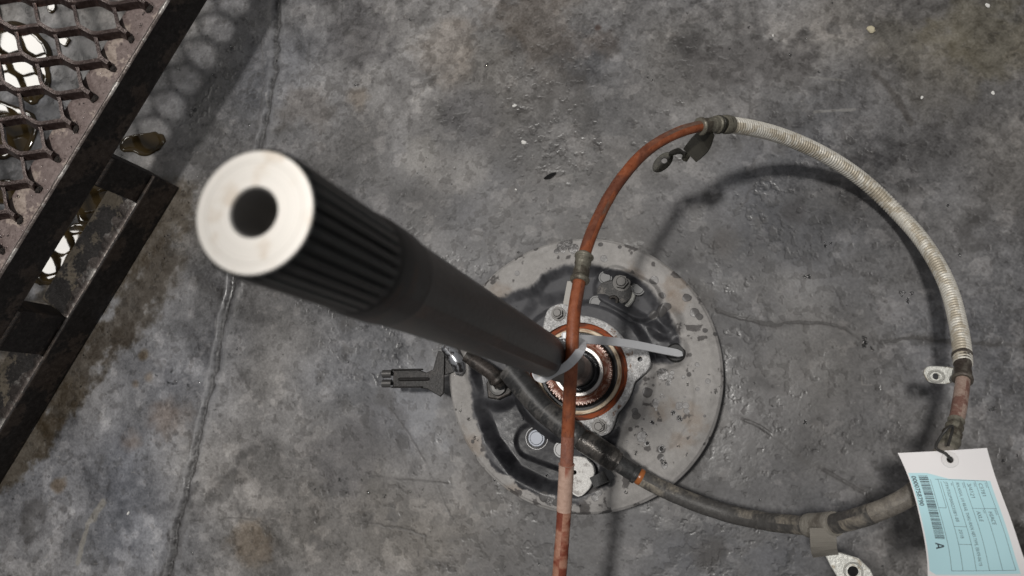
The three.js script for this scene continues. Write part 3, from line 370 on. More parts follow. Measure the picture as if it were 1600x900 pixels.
  const plate = addMesh('backing_plate', g, plateMat, axle); plate.userData.label = 'round pressed backing plate, pale dust around an oil-blackened middle';
  const plugs = [];
  PLUG.forEach(([x, y, z], i) => { const r = i < 2 ? 0.0095 : 0.0078, y0 = plateY(x, z); const m = addMesh('plug', move(lathe([[0, 0.0035], [r * 0.7, 0.0034], [r * 0.78, 0.0026], [r * 0.95, 0.0024], [r, 0.001], [r, -0.004]], 32), x, y0, z), mat({ color: i === 0 ? lin(0.19, 0.205, 0.235) : i === 1 ? lin(0.2, 0.2, 0.2) : lin(0.07, 0.07, 0.07), roughness: 0.42, metalness: 0.3 }), plate); if (i === 0) m.userData.label = 'clean bluish round plug in the black pan'; });
  { const [x, y, z] = PLUG[0], y0 = plateY(x, z); const t = new THREE.TorusGeometry(0.0122, 0.0009, 8, 40); t.rotateX(Math.PI / 2); t.translate(x, y0 + 0.0003, z); addMesh('washer_ring', t, mat({ color: lin(0.3, 0.3, 0.3), metalness: 0.6, roughness: 0.35 }), plate); }
  // shoe carrier with its nut and bleed port
  { const [x, , z] = CARRIER[0], y0 = plateY(x, z); const ou = []; for (let i = 0; i < 40; i++) { const a = i / 40 * Math.PI * 2, r = 0.0165 + 0.0045 * Math.exp(-(((a + 1.2 + Math.PI * 2) % (Math.PI * 2) / 0.5) ** 2)) + 0.002 * Math.cos(2 * a); ou.push([x + Math.cos(a) * r * 1.1, z + Math.sin(a) * r]); }
    addMesh('carrier', slab(ou, y0 + 0.005, 0.008, 0.0016), mat({ color: 0xffffff, map: rep(dustA([74, 73, 72], [112, 108, 104], 0.58, 691), 20), roughness: 0.5, metalness: 0.3, bumpMap: rep(bumpA, 25), bumpScale: 0.0006 }), plate);
    const [nx, , nz] = NUT[0]; const n = addMesh('nut', hexBolt(nx, y0 + 0.004, nz, 0.0078, 0.008, 0.3), mat({ color: lin(0.11, 0.105, 0.1), roughness: 0.55, metalness: 0.4 }), plate);
    const [bx, , bz] = BLEED[0]; addMesh('bleed_port', move(lathe([[0.0022, 0.001], [0.003, 0.0055], [0.0052, 0.0055], [0.0062, 0.003], [0.0062, -0.002]], 28), bx, y0 + 0.004, bz), blackened, plate);
    const lip = new THREE.TorusGeometry(0.0195, 0.0026, 10, 24, 1.5); lip.rotateX(Math.PI / 2); lip.rotateY(-0.55 + 0.9); lip.translate(x + 0.001, y0 + 0.003, z); addMesh('carrier_lip', lip, zinc, plate);
  }
  { const [x, , z] = SOCKET[0], y0 = plateY(x, z); addMesh('grommet', move(lathe([[0.004, -0.006], [0.0045, 0.0035], [0.0085, 0.004], [0.0105, 0.001], [0.0105, -0.006]], 28), x, y0, z), mat({ color: lin(0.02, 0.02, 0.02), roughness: 0.6 }), plate); }
  { const o = SUPPORT.map(([x, , z]) => [x, z]); addMesh('support_strip', slab(o, 0.064, 0.003, 0.0007), mat({ color: lin(0.42, 0.4, 0.37), roughness: 0.7 }), plate); }
  { const c = new THREE.CatmullRomCurve3(CASTLUG.map(([x, , z]) => V(x, 0, z)), true), o = []; for (let i = 0; i < 64; i++) { const p = c.getPoint(i / 64), k = 1 + (fbm(i / 64 * 12, 3, 3, 701, 12) - 0.5) * 0.22; o.push([LUGHOLE[0][0] + (p.x - LUGHOLE[0][0]) * k, LUGHOLE[0][2] + (p.z - LUGHOLE[0][2]) * k]); }
    const m = addMesh('cast_lug', slab(o, 0.062, 0.016, 0.0018, [[LUGHOLE[0][0], LUGHOLE[0][2], 0.0042]]), mat({ color: 0xffffff, map: rep(dustA([236, 234, 230], [186, 182, 178], 0.6, 711), 22), roughness: 0.6, bumpMap: rep(bumpA, 24), bumpScale: 0.0012 }), plate); m.userData.label = 'white chipped cast lug with a small hole'; }
  addMesh('spring_clip', ribbon(CLIP.map(([x, y, z], i) => V(x, y - 0.006 * (i === 2 ? 1 : 0), z)), [V(0, 0.3, 1), V(0, 0.5, 1)], 0.012, 0.0016), mat({ color: lin(0.1, 0.1, 0.1), metalness: 0.8, roughness: 0.25 }), plate);
  // bracket on the left
  { const st = mat({ color: 0xffffff, map: rep(dustA([30, 28, 27], [44, 40, 38], 0.58, 383), 12), roughness: 0.45, metalness: 0.35, bumpMap: rep(bumpA, 12), bumpScale: 0.0003 }), br = part('cable_bracket', axle);
    const q = BRACKET.map(([x, , z]) => [x, z]);
    addMesh('arm', slab([[q[0][0] + 0.014, q[0][1] - 0.0105], [q[1][0], q[1][1] - 0.0115], [q[2][0] - 0.004, q[2][1] - 0.0085], [q[2][0] + 0.0035, q[2][1] - 0.012], [q[3][0] - 0.004, q[3][1] - 0.012], [q[3][0] + 0.004, q[3][1] - 0.011], [q[4][0] + 0.003, q[4][1] - 0.004], [q[4][0] - 0.001, q[4][1]], [q[2][0] - 0.002, q[2][1] + 0.0105], [q[1][0], q[1][1] + 0.0095], [q[0][0] + 0.014, q[0][1] + 0.0105]], 0.052, 0.003, 0.0008), st, br);
    for (const s of [-1, 1]) { const t = new THREE.CylinderGeometry(0.0046, 0.0046, 0.011, 18, 1, true, 0, 5.2); t.rotateZ(Math.PI / 2); t.translate(q[0][0] + 0.0075, 0.053, q[0][1] + 0.0055 * s); const ms = mat({ color: lin(0.14, 0.135, 0.13), metalness: 0.7, roughness: 0.28, side: THREE.DoubleSide }); addMesh('rolled_end', t, ms, br); }
    for (const e of [-1, 1]) { const lp = new RoundedBoxGeometry(0.037, 0.0055, 0.0018, 1, 0.0006); lp.translate(q[1][0] - 0.0095, 0.0535, q[1][1] + (e < 0 ? -0.0105 : 0.0095)); addMesh('side_lip', lp, st, br); }
    const rib = new THREE.CapsuleGeometry(0.0022, 0.034, 4, 10); rib.rotateZ(Math.PI / 2); rib.translate(q[1][0] - 0.002, 0.0512, q[1][1] + 0.0005); addMesh('stiffening_rib', rib, st, br);
    addMesh('foot', slab([[q[5][0] - 0.008, q[5][1] - 0.01], [q[5][0] + 0.02, q[5][1] - 0.004], [q[5][0] + 0.012, q[5][1] + 0.024], [q[5][0] - 0.009, q[5][1] + 0.03], [q[5][0] - 0.012, q[5][1] + 0.006]], 0.0485, 0.003, 0.0008), st, br);
    const ecv = new THREE.CatmullRomCurve3(ELBOW.map((p) => V(...p)));
    addMesh('elbow', sweep((i) => ecv.getPoint(i), 0, 1, 40, 18, (s, a, t) => 0.0078 - 0.004 * sm(0.75, 1, t)), mat({ color: 0xffffff, map: rep(dustA([170, 172, 176], [60, 58, 58], 0.52, 721), 30), metalness: 0.7, roughness: 0.28 }), br);
    const pcv = new THREE.CatmullRomCurve3(PIPE.map((p) => V(...p)));
    addMesh('union_pipe', sweep((i) => pcv.getPoint(i), 0, 1, 30, 18, (s, a, t) => (t < 0.12 ? 0.0068 : 0.0078) + 0.0018 * sm(0.62, 0.66, t) * sm(0.8, 0.76, t)), blackened, br);
    const [x, , z] = NUT[1], y0 = plateY(x, z);
    addMesh('lug', slab([[x - 0.012, z + 0.012], [x - 0.014, z - 0.004], [x - 0.006, z - 0.02], [x + 0.012, z - 0.018], [x + 0.02, z - 0.004], [x + 0.013, z + 0.008], [x, z + 0.014]], y0 + 0.007, 0.009, 0.0015), blackened, br);
    addMesh('bolt', move(lathe([[0, 0.004], [0.0028, 0.004], [0.003, 0.006], [0.0062, 0.0062], [0.0088, 0.0045], [0.0098, 0.0015], [0.0098, -0.003]], 32), x, y0 + 0.007, z), mat({ color: lin(0.09, 0.088, 0.085), roughness: 0.45, metalness: 0.4 }), br);
  }
  // bearing retainer
  const cast = mat({ color: 0xffffff, map: rep(tex(512, 512, (u, v) => { const a = fbm(u * 10, v * 10, 4, 731, 10), s = vn(u * 110, v * 110, 733, 110), b = fbm(u * 50, v * 50, 3, 735, 50); const k = 190 + (a - 0.5) * 70 + (b - 0.5) * 70 + (s - 0.5) * 40; return mix3([k, k - 1, k - 2], [96, 66, 48], sm(0.66, 0.78, a) * 0.7); }), 9), roughness: 0.48, metalness: 0.35, bumpMap: rep(bumpA, 16), bumpScale: 0.0012 });
  const ret = part('bearing_retainer', axle);
  { const ears = BOLTS.map(([x, , z]) => [Math.atan2(z, x), Math.hypot(x, z)]), o = []; for (let i = 0; i < 220; i++) { const a = i / 220 * Math.PI * 2; let r = 0.0602; for (const [t, R] of ears) { let d = Math.abs(a - t) % (Math.PI * 2); d = Math.min(d, Math.PI * 2 - d); r = Math.max(r, 0.0602 + (R + 0.0105 - 0.0602) * (1 - sm(0.06, 0.42, d))); } o.push([Math.cos(a) * r, Math.sin(a) * r]); }
    addMesh('flange', slab(o, 0.0725, 0.013, 0.0016, [[0, 0, 0.0542], [BOLTS[1][0], BOLTS[1][2], 0.0042]]), cast, ret);
    BOLTS.forEach(([x, , z], i) => { if (i !== 1) addMesh('bolt', hexBolt(x, 0.0724, z, i === 3 ? 0.0052 : 0.0062, 0.0085, i), mat({ color: lin(0.12, 0.115, 0.11), roughness: 0.5, metalness: 0.5 }), ret); });
    const redoil = new THREE.MeshPhysicalMaterial({ color: 0xffffff, map: rep(tex(256, 256, (u, v) => { const a = fbm(u * 8, v * 8, 4, 741, 8); return mix3([148, 70, 30], [92, 50, 32], sm(0.42, 0.6, a)); }), 3, 1), roughness: 0.78, clearcoat: 0.0, clearcoatRoughness: 0.2 });
    addMesh('seal_housing', lathe([[0.0541, 0.0695], [0.0534, 0.0702], [0.0518, 0.068], [0.048, 0.0674], [0.0462, 0.0676], [0.0462, 0.06]], 96), redoil, ret);
    addMesh('seal_ring', lathe([[0.0462, 0.066], [0.0462, 0.0712], [0.0454, 0.0722], [0.0428, 0.0722], [0.0420, 0.0712], [0.0420, 0.06]], 96), mat({ color: 0xffffff, map: rep(dustA([196, 180, 156], [150, 120, 92], 0.6, 751), 4, 1), roughness: 0.5, metalness: 0.1 }), ret);
    addMesh('seal_lip', lathe([[0.0420, 0.066], [0.039, 0.0655], [0.0365, 0.0668], [0.036, 0.06]], 96), mat({ color: lin(0.012, 0.012, 0.013), roughness: 0.3 }), ret);
    const tones = [lathe([[0.0362, 0.066], [0.0362, 0.0716], [0.0352, 0.0724], [0.0282, 0.0726], [0.0272, 0.072], [0.0272, 0.06]], 96).toNonIndexed()];
    const rust = mat({ color: 0xffffff, map: rep(tex(256, 256, (u, v) => { const a = fbm(u * 20, v * 20, 4, 761, 20); return mix3([150, 122, 108], [112, 58, 36], sm(0.4, 0.52, a)); }), 3, 1), roughness: 0.35, metalness: 0.12 });
    addMesh('tone_ring', tones[0], rust, ret);
    const teeth = []; for (let k = 0; k < 52; k++) { const b = new RoundedBoxGeometry(0.0034, 0.003, 0.0021, 1, 0.0006); b.translate(0.0352, 0.0728, 0); b.rotateY(k / 52 * Math.PI * 2); teeth.push(b); }
    const tm = addMesh('tone_ring_teeth', mergeGeometries(teeth), mat({ color: lin(0.16, 0.075, 0.05), roughness: 0.3, metalness: 0.1 }), ret); tm.userData.kind = 'stuff';
    addMesh('bearing_sleeve', lathe([[0.0271, 0.066], [0.0271, 0.0736], [0.0264, 0.0746], [0.0236, 0.0748], [0.0226, 0.0736], [0.0222, 0.06]], 96), mat({ color: lin(0.5, 0.48, 0.46), roughness: 0.38, metalness: 0.75 }), ret);
    addMesh('inner_race', lathe([[0.0223, 0.066], [0.0215, 0.0695], [0.0206, 0.0697], [0.0202, 0.066], [0.0198, 0.0662], [0.0195, 0.064], [0.0168, 0.064]], 96), mat({ color: lin(0.02, 0.02, 0.022), roughness: 0.22, metalness: 0.3 }), ret);
  }
  // shaft
  const shaft = part('shaft', axle);
  const turned = tex(64, 512, (u, v) => { const a = fbm(v * 90, u * 2, 3, 771, 90); return 110 + (a - 0.5) * 120; }, true);
  addMesh('journal', lathe([[0.0168, 0.03], [0.0168, 0.13], [0.0163, 0.134], [0.0163, 0.161]], 96), mat({ color: 0xffffff, map: turned, roughness: 0.3, metalness: 0.85 }), shaft);
  const darkMap = tex(512, 1024, (u, v) => { const a = fbm(u * 6, v * 24, 4, 781, 0), b = fbm(u * 60, v * 300, 3, 785, 0), s = vn(u * 110, v * 640, 787); let k = 47 + (a - 0.5) * 34 + (b - 0.5) * 22; if (s > 0.95) k -= 26; k += (vn(3, v * 420, 789) - 0.5) * 10; const rs = sm(0.56, 0.72, fbm(u * 9 + 3, v * 30, 4, 783)); return [k + rs * 16, k - 1 + rs * 4, k - 1 - rs * 3]; });
  const shaftMat = mat({ color: 0xffffff, map: darkMap, roughness: 0.4, metalness: 0.35, bumpMap: rep(bumpA, 2, 10), bumpScale: 0.0003 });
  addMesh('body', lathe([[0.0163, 0.160], [0.0168, 0.1605], [0.0176, 0.163], [0.0177, 0.2], [0.0170, 0.3], [0.0168, 0.5], [0.0169, 0.6415], [0.01725, 0.6425], [0.0177, 0.647], [0.0177, 0.664], [0.0173, 0.6715], [0.0163, 0.6765], [0.0150, 0.6780]], 96), shaftMat, shaft);
  addMesh('witness_ring', lathe([[0.0168, 0.6412], [0.01735, 0.6420], [0.0174, 0.6427], [0.0172, 0.6432]], 96), mat({ color: lin(0.12, 0.118, 0.115), roughness: 0.4, metalness: 0.5 }), shaft);
  { const N = 29, seg = N * 8, ys = [0.670, 0.677, 0.6815, 0.70, 0.7275, 0.731], p = [], ix = [], uv = []; ys.push(0.7322);
    ys.forEach((y, j) => { for (let k = 0; k <= seg; k++) { const a = k / seg * Math.PI * 2, f = (k % 8) / 8, tooth = sm(0.0, 0.26, f) * sm(1.0, 0.74, f), root = 0.0150, deep = sm(0.669, 0.681, y); let r = mix(0.0168, root + 0.0018 * tooth, deep); if (j >= 5) r = Math.min(r, j === 5 ? 0.01665 : 0.0158); p.push(Math.cos(a) * r, y, -Math.sin(a) * r); uv.push(k / seg, y); } });
    for (let j = 0; j + 1 < ys.length; j++) for (let k = 0; k < seg; k++) { const a = j * (seg + 1) + k, b = a + seg + 1; ix.push(a, a + 1, b, b, a + 1, b + 1); }
    const g2 = new THREE.BufferGeometry(); g2.setAttribute('position', new THREE.Float32BufferAttribute(p, 3)); g2.setAttribute('uv', new THREE.Float32BufferAttribute(uv, 2)); g2.setIndex(ix); g2.computeVertexNormals();
    addMesh('spline', g2, mat({ color: lin(0.032, 0.034, 0.034), roughness: 0.36, metalness: 0.5, bumpMap: rep(bumpA, 2, 6), bumpScale: 0.0002 }), shaft);
    const faceMap = tex(256, 256, (u, v) => { const a = fbm(u * 5, v * 5, 4, 791, 0), r = Math.hypot(u - 0.5, v - 0.5), l = vn(r * 160, 3, 795); const k = 205 + (l - 0.5) * 34; return mix3([k, k - 4, k - 10], [k - 30, k - 46, k - 64], sm(0.55, 0.8, a) * 0.4); });
    const f = lathe([[0.0158, 0.7322], [0.0155, 0.7326], [0.0066, 0.7326], [0.0061, 0.7322]], 96); const fp = f.attributes.position, fu = f.attributes.uv; for (let i = 0; i < fp.count; i++) fu.setXY(i, 0.5 + fp.getX(i) / 0.033, 0.5 + fp.getZ(i) / 0.033);
    const m = addMesh('end_face', f, mat({ color: 0xffffff, map: faceMap, roughness: 0.33, metalness: 0.95 }), shaft); m.userData.label = 'bright machined ring face around a dark centre hole';
    addMesh('centre_hole', lathe([[0.0061, 0.7322], [0.0057, 0.7285], [0.0055, 0.719], [0.0045, 0.717], [0.0043, 0.69], [0.002, 0.684], [0, 0.683]], 64), mat({ color: lin(0.22, 0.21, 0.2), roughness: 0.45, metalness: 0.3 }), shaft);
  }
  // hub below the plate
  addMesh('hub', lathe([[0.0, 0.0], [0.066, 0.0], [0.068, 0.002], [0.068, 0.016], [0.064, 0.019], [0.05, 0.022], [0.047, 0.045], [0.046, 0.058]], 64), steelDark, axle);
  const pl = PLATEDROPS.map(([x, z, r]) => [x, plateY(x, z) - 0.0003, z, r]); for (let i = 0; i < 90; i++) { const a = rr(0, 6.28), r = rr(0.075, 0.148), x = Math.cos(a) * r, z = Math.sin(a) * r; pl.push([x, plateY(x, z) - 0.0002, z, rr(0.0004, 0.0009)]); }
  drops('plate_drops', 'clear water drops standing on the round backing plate', pl);
}

// ---------------------------------------------------------------- brake cable looped round the axle
{
  const cv = new THREE.CatmullRomCurve3(CABLE.map((p) => V(...p)), false, 'centripetal'), N = CABLE.length - 1, at = (i) => cv.getPoint(clamp(i / N));
  const g = thing('brake_cable', 'long brake cable with orange sheath and white coil guard looping beside the axle', 'cable');
  const wob = (k, amt) => (s, a) => (fbm(s * 90, a * 1.2, 2, k) - 0.5) * amt;
  const rough1 = (r, k, amt = 0.0006) => { const w = wob(k, amt); return (s, a) => r + w(s, a); };
  const orange = mat({ color: 0xffffff, map: rep(tex(1024, 64, (u, v) => { const a = fbm(u * 20, v * 2, 4, 801, 0), b = fbm(u * 160, v * 10, 3, 803, 0), s = vn(u * 420, v * 26, 805); let c = mix3([140, 77, 46], [108, 62, 43], sm(0.45, 0.62, a)); c = mix3(c, [92, 80, 74], sm(0.62, 0.7, fbm(u * 11, v * 1.5, 3, 807)) * 0.7); const t = (b - 0.5) * 34 - (s > 0.92 ? 34 : 0); return c.map((q) => q + t); }), 2.0, 26), roughness: 0.48, bumpMap: rep(bumpA, 14), bumpScale: 0.0003 });
  const pale = mat({ color: 0xffffff, map: rep(tex(512, 64, (u, v) => { const a = fbm(u * 14, v * 2, 4, 811, 0), b = fbm(u * 120, v * 8, 3, 813, 0); return mix3([182, 152, 136], [140, 78, 60], sm(0.54, 0.76, a) * 0.8).map((q) => q + (b - 0.5) * 34); }), 4, 26), roughness: 0.6, bumpMap: rep(bumpA, 14), bumpScale: 0.0003 });
  const matte = mat({ color: 0xffffff, map: rep(dustA([142, 92, 74], [128, 84, 70], 0.5, 821), 12), roughness: 0.7 });
  const sleeveMat = mat({ color: 0xffffff, map: rep(tex(512, 128, (u, v) => { const a = fbm(u * 5, v * 2, 4, 831, 0), b = fbm(u * 120, v * 20, 3, 833, 0); return mix3([72, 70, 68], [150, 141, 126], sm(0.46, 0.8, a + (b - 0.5) * 0.25) * 0.8).map((q) => q + (b - 0.5) * 26); }), 4.5, 22), roughness: 0.5, bumpMap: rep(bumpA, 14), bumpScale: 0.0003 });
  const greyTube = mat({ color: 0xffffff, map: rep(dustA([126, 120, 111], [100, 95, 88], 0.5, 841), 12), roughness: 0.6 });
  const rubber = mat({ color: 0xffffff, map: rep(dustA([46, 46, 46], [72, 70, 68], 0.58, 851), 10), roughness: 0.42 });
  const coil = mat({ color: 0xffffff, map: rep(dustA([216, 212, 202], [178, 169, 152], 0.6, 861), 9), roughness: 0.5, metalness: 0.25 });
  addMesh('boot', sweep(at, 0.1, 2.25, 60, 24, (s, a, t) => mix(0.0135, 0.0122, t) - 0.002 * sm(0.9, 1, t)), rubber, g);
  addMesh('ferrule', sweep(at, 2.2, 3.42, 40, 24, (s, a, t) => 0.0128 + 0.0006 * Math.cos(a * 2) + (t < 0.06 ? -0.001 : 0) + (t > 0.93 ? -0.0012 : 0)), mat({ color: 0xffffff, map: rep(dustA([92, 88, 84], [56, 54, 52], 0.5, 871), 14), metalness: 0.6, roughness: 0.34, bumpMap: rep(bumpA, 12), bumpScale: 0.0006 }), g);
  addMesh('adjuster', sweep(at, 3.4, 3.92, 30, 24, (s, a, t) => 0.0088 + (t > 0.86 ? 0.001 : 0)), rubber, g);
  addMesh('seal_ring', sweep(at, 3.9, 4.1, 16, 24, (s, a, t) => 0.0074 + 0.0012 * Math.sin(t * Math.PI)), mat({ color: lin(0.34, 0.11, 0.03), roughness: 0.3 }), g);
  const sl = addMesh('sleeve', sweep(at, 4.05, 9.05, 160, 24, rough1(0.0085, 881, 0.0008)), sleeveMat, g); sl.userData.label = 'black sleeve with dried pale mud patches';
  const gt = addMesh('sleeve', sweep(at, 8.95, 11.35, 80, 24, rough1(0.0079, 883, 0.0005)), greyTube, g); gt.userData.label = 'dusty grey end of the sleeve';
  addMesh('end_fitting', sweep(at, 11.25, 12.35, 30, 24, (s, a, t) => mix(0.0078, 0.0062, sm(0.2, 1, t)) + 0.0006 * Math.sin(t * 26)), zincDull, g);
  const sh1 = addMesh('sheath', sweep(at, 12.3, 13.95, 40, 20, rough1(0.0060, 885, 0.0004)), mat({ color: 0xffffff, map: rep(dustA([158, 136, 124], [120, 88, 78], 0.6, 887), 16), roughness: 0.55 }), g); sh1.userData.label = 'pinkish bleached sheath';
  { const len = cv.getLength() * 0.32; const pitch = 0.0034; const n = 1500; addMesh('coil_guard', sweep(at, 14.1, 22.35, n, 14, (s, a) => { const f = ((s / pitch - a / (Math.PI * 2)) % 1 + 1) % 1; return 0.0064 + 0.0018 * Math.sqrt(Math.max(0, 1 - (2 * f - 1) ** 2)); }), coil, g).userData.label = 'white wire coil guard over the cable'; }
  addMesh('collar', sweep(at, 22.2, 22.5, 16, 24, (s, a, t) => 0.0086 + 0.0006 * Math.sin(t * Math.PI)), zincDull, g);
  const sh2 = addMesh('sheath', sweep(at, 22.5, 32.5, 320, 20, rough1(0.0053, 889, 0.0003)), orange, g); sh2.userData.label = 'rust orange plastic sheath';
  addMesh('sheath', sweep(at, 32.45, 33.0, 30, 20, rough1(0.0054, 891, 0.0002)), matte, g).userData.label = 'matt brown stretch of sheath';
  addMesh('sheath', sweep(at, 32.95, 33.75, 30, 20, (s, a, t) => 0.0062 + (t < 0.03 ? 0.0005 : 0)), pale, g).userData.label = 'bleached pale stretch of sheath';
  const mottled = mat({ color: 0xffffff, map: rep(tex(512, 64, (u, v) => { const a = fbm(u * 22, v * 2, 5, 815, 0), b = fbm(u * 150, v * 9, 3, 817, 0); return mix3([162, 118, 98], [118, 58, 40], sm(0.38, 0.62, a)).map((q) => q + (b - 0.5) * 36); }), 4, 26), roughness: 0.5, bumpMap: rep(bumpA, 14), bumpScale: 0.0003 });
  addMesh('sheath', sweep(at, 33.7, N, 120, 20, rough1(0.0059, 893, 0.0003)), mottled, g).userData.label = 'reddish sheath running down to the floor';
  const clampAt = (i0, i1, r, m, parent) => addMesh('clamp', sweep(at, i0, i1, 48, 28, (s, a, t) => r + 0.0012 * (sm(0.0, 0.04, t) * sm(0.16, 0.1, t) + sm(0.84, 0.9, t) * sm(1, 0.96, t)) - 0.0006 * sm(0.35, 0.42, t) * sm(0.62, 0.55, t) + 0.0003 * Math.cos(3 * a)), m, parent);
  const c1 = clampAt(28.15, 29.2, 0.0068, zincDull, g); c1.userData.label = 'beige crimped collar above the plate';
  const c2 = clampAt(22.7, 23.35, 0.0074, zincDull, g); clampAt(22.35, 22.7, 0.0078, oliveSteel, g);
  const c3 = clampAt(13.65, 14.35, 0.0074, mat({ color: 0xffffff, map: rep(dustA([98, 92, 84], [70, 62, 56], 0.52, 895), 16), roughness: 0.5, metalness: 0.3 }), g);
  // folded bracket hanging from the upper clamp
  { const b = BR1.map((p) => V(...p)); addMesh('bracket', ribbon([b[0], b[1], b[2]], [V(0.5, 0.7, 0.45), V(0.7, 0.35, 0.6), V(0.8, 0.2, 0.6)], (t) => 0.014 + 0.008 * Math.sin(t * 2.6), 0.0018, 8), oliveSteel, c2);
    addMesh('bracket_fold', ribbon([b[2], b[2].clone().lerp(b[3], 0.5).add(V(0, -0.004, 0)), b[3], b[4]], [V(0.3, 0.5, 0.8), V(0.2, 0.7, 0.7), V(0.2, 0.9, 0.5)], 0.013, 0.0018, 6), oliveSteel, c2);
    const ou = []; const o0 = b[5].clone().lerp(b[4], 0.35), dir = b[4].clone().sub(b[5]).setY(0).normalize(); const nx = -dir.z, nz = dir.x; for (let i = 0; i < 32; i++) { const a = i / 32 * Math.PI * 2, u = Math.cos(a) * 0.0125, v = Math.sin(a) * 0.0072; ou.push([o0.x + dir.x * u + nx * v, o0.z + dir.z * u + nz * v]); }
    addMesh('bracket_tab', slab(ou, 0.155, 0.002, 0.0006, [[o0.x + dir.x * 0.002, o0.z + dir.z * 0.002, 0.0035]]), oliveSteel, c2); }
  // white zinc tab on the side clamp
  { const o = BR2.map(([x, , z]) => V(x, 0, z)), oc = new THREE.CatmullRomCurve3(o, true, 'catmullrom', 0.35), ou = []; for (let i = 0; i < 48; i++) { const p = oc.getPoint(i / 48); ou.push([p.x, p.z]); }
    const m = addMesh('bracket', slab(ou, 0.143, 0.0024, 0.0007, [[BR2H[0][0], BR2H[0][2], 0.0036]]), zinc, c3); m.userData.label = 'white zinc tab with a slotted hole';
    const t = new THREE.TorusGeometry(0.0054, 0.0011, 8, 32); t.rotateX(Math.PI / 2); t.scale(1.15, 1, 0.9); t.translate(BR2H[0][0], 0.143, BR2H[0][2]); addMesh('hole_rim', t, zinc, c3); }
  // strap clamp on the sleeve
  { const strap = mat({ color: 0xffffff, map: rep(dustA([148, 143, 134], [116, 110, 102], 0.58, 897), 16), roughness: 0.5, metalness: 0.3, bumpMap: rep(bumpA, 12), bumpScale: 0.0003 });
    const c4 = addMesh('strap', sweep(at, 7.6, 8.22, 24, 32, (s, a, t) => 0.0108 + (t < 0.05 || t > 0.95 ? -0.0006 : 0)), strap, g);
    const b = BR3.map((p) => V(...p)); addMesh('tongue', ribbon([b[0], b[1], b[2], b[3]], [V(1, 0, -0.1), V(1, 0, -0.1)], 0.0215, 0.0024, 8), strap, c4);
    const m = addMesh('bracket', slab(BR3P.map(([x, , z]) => [x, z]), 0.148, 0.0024, 0.0008, [[BR3H[0][0], BR3H[0][2], 0.0055]]), zinc, c4); m.userData.label = 'white zinc bracket plate with a round hole';
    const t = new THREE.TorusGeometry(0.0075, 0.0009, 8, 32); t.rotateX(Math.PI / 2); t.translate(BR3H[0][0], 0.148, BR3H[0][2]); addMesh('hole_rim', t, zinc, c4);
  }
}

// ---------------------------------------------------------------- clear cable tie round shaft and cable
{
  const nylon = new THREE.MeshPhysicalMaterial({ color: lin(0.82, 0.83, 0.85), roughness: 0.36, transmission: 0.2, thickness: 0, ior: 1.5 });
  const g = thing('cable_tie', 'clear nylon cable tie binding the orange cable to the shaft', 'cable tie');
  const tl = TIE_LOOP.map((p) => V(...p)), R = 0.0187;
  addMesh('tail', ribbon([...tl, V(0.012, 0.232, -0.0195), V(0.0086, 0.25, -0.0172)], [V(0.1, 0.35, 1), V(0, 0.5, 1), V(0, 0.6, 0.9), V(0, 0.8, 0.7)], (t) => 0.0085 * (t < 0.04 ? 0.55 + t * 11 : 1), 0.0012, 10), nylon, g);
  addMesh('loop', ribbon([V(0.0086, 0.25, -0.0172), V(-0.0168, 0.26, -0.0084), V(-0.0125, 0.268, 0.0142), ...TIE_FRONT.slice().reverse().map((p) => V(...p)), V(0.0145, 0.252, -0.0172)], [V(0, 1, 0), V(-0.2, 1, 0), V(0, 1, 0.4), V(0.35, 0.3, 0.6), V(0.7, 0.1, 0.7), V(0.8, 0, 0.5), V(0.8, 0.2, 0.2), V(0.3, 0.8, 0)], (t) => 0.0085 - 0.002 * Math.sin(t * Math.PI), 0.0012, 12), nylon, g);
  const h = new RoundedBoxGeometry(0.009, 0.01, 0.006, 2, 0.001); h.translate(0.013, 0.25, -0.0192); addMesh('head', h, nylon, g);
}

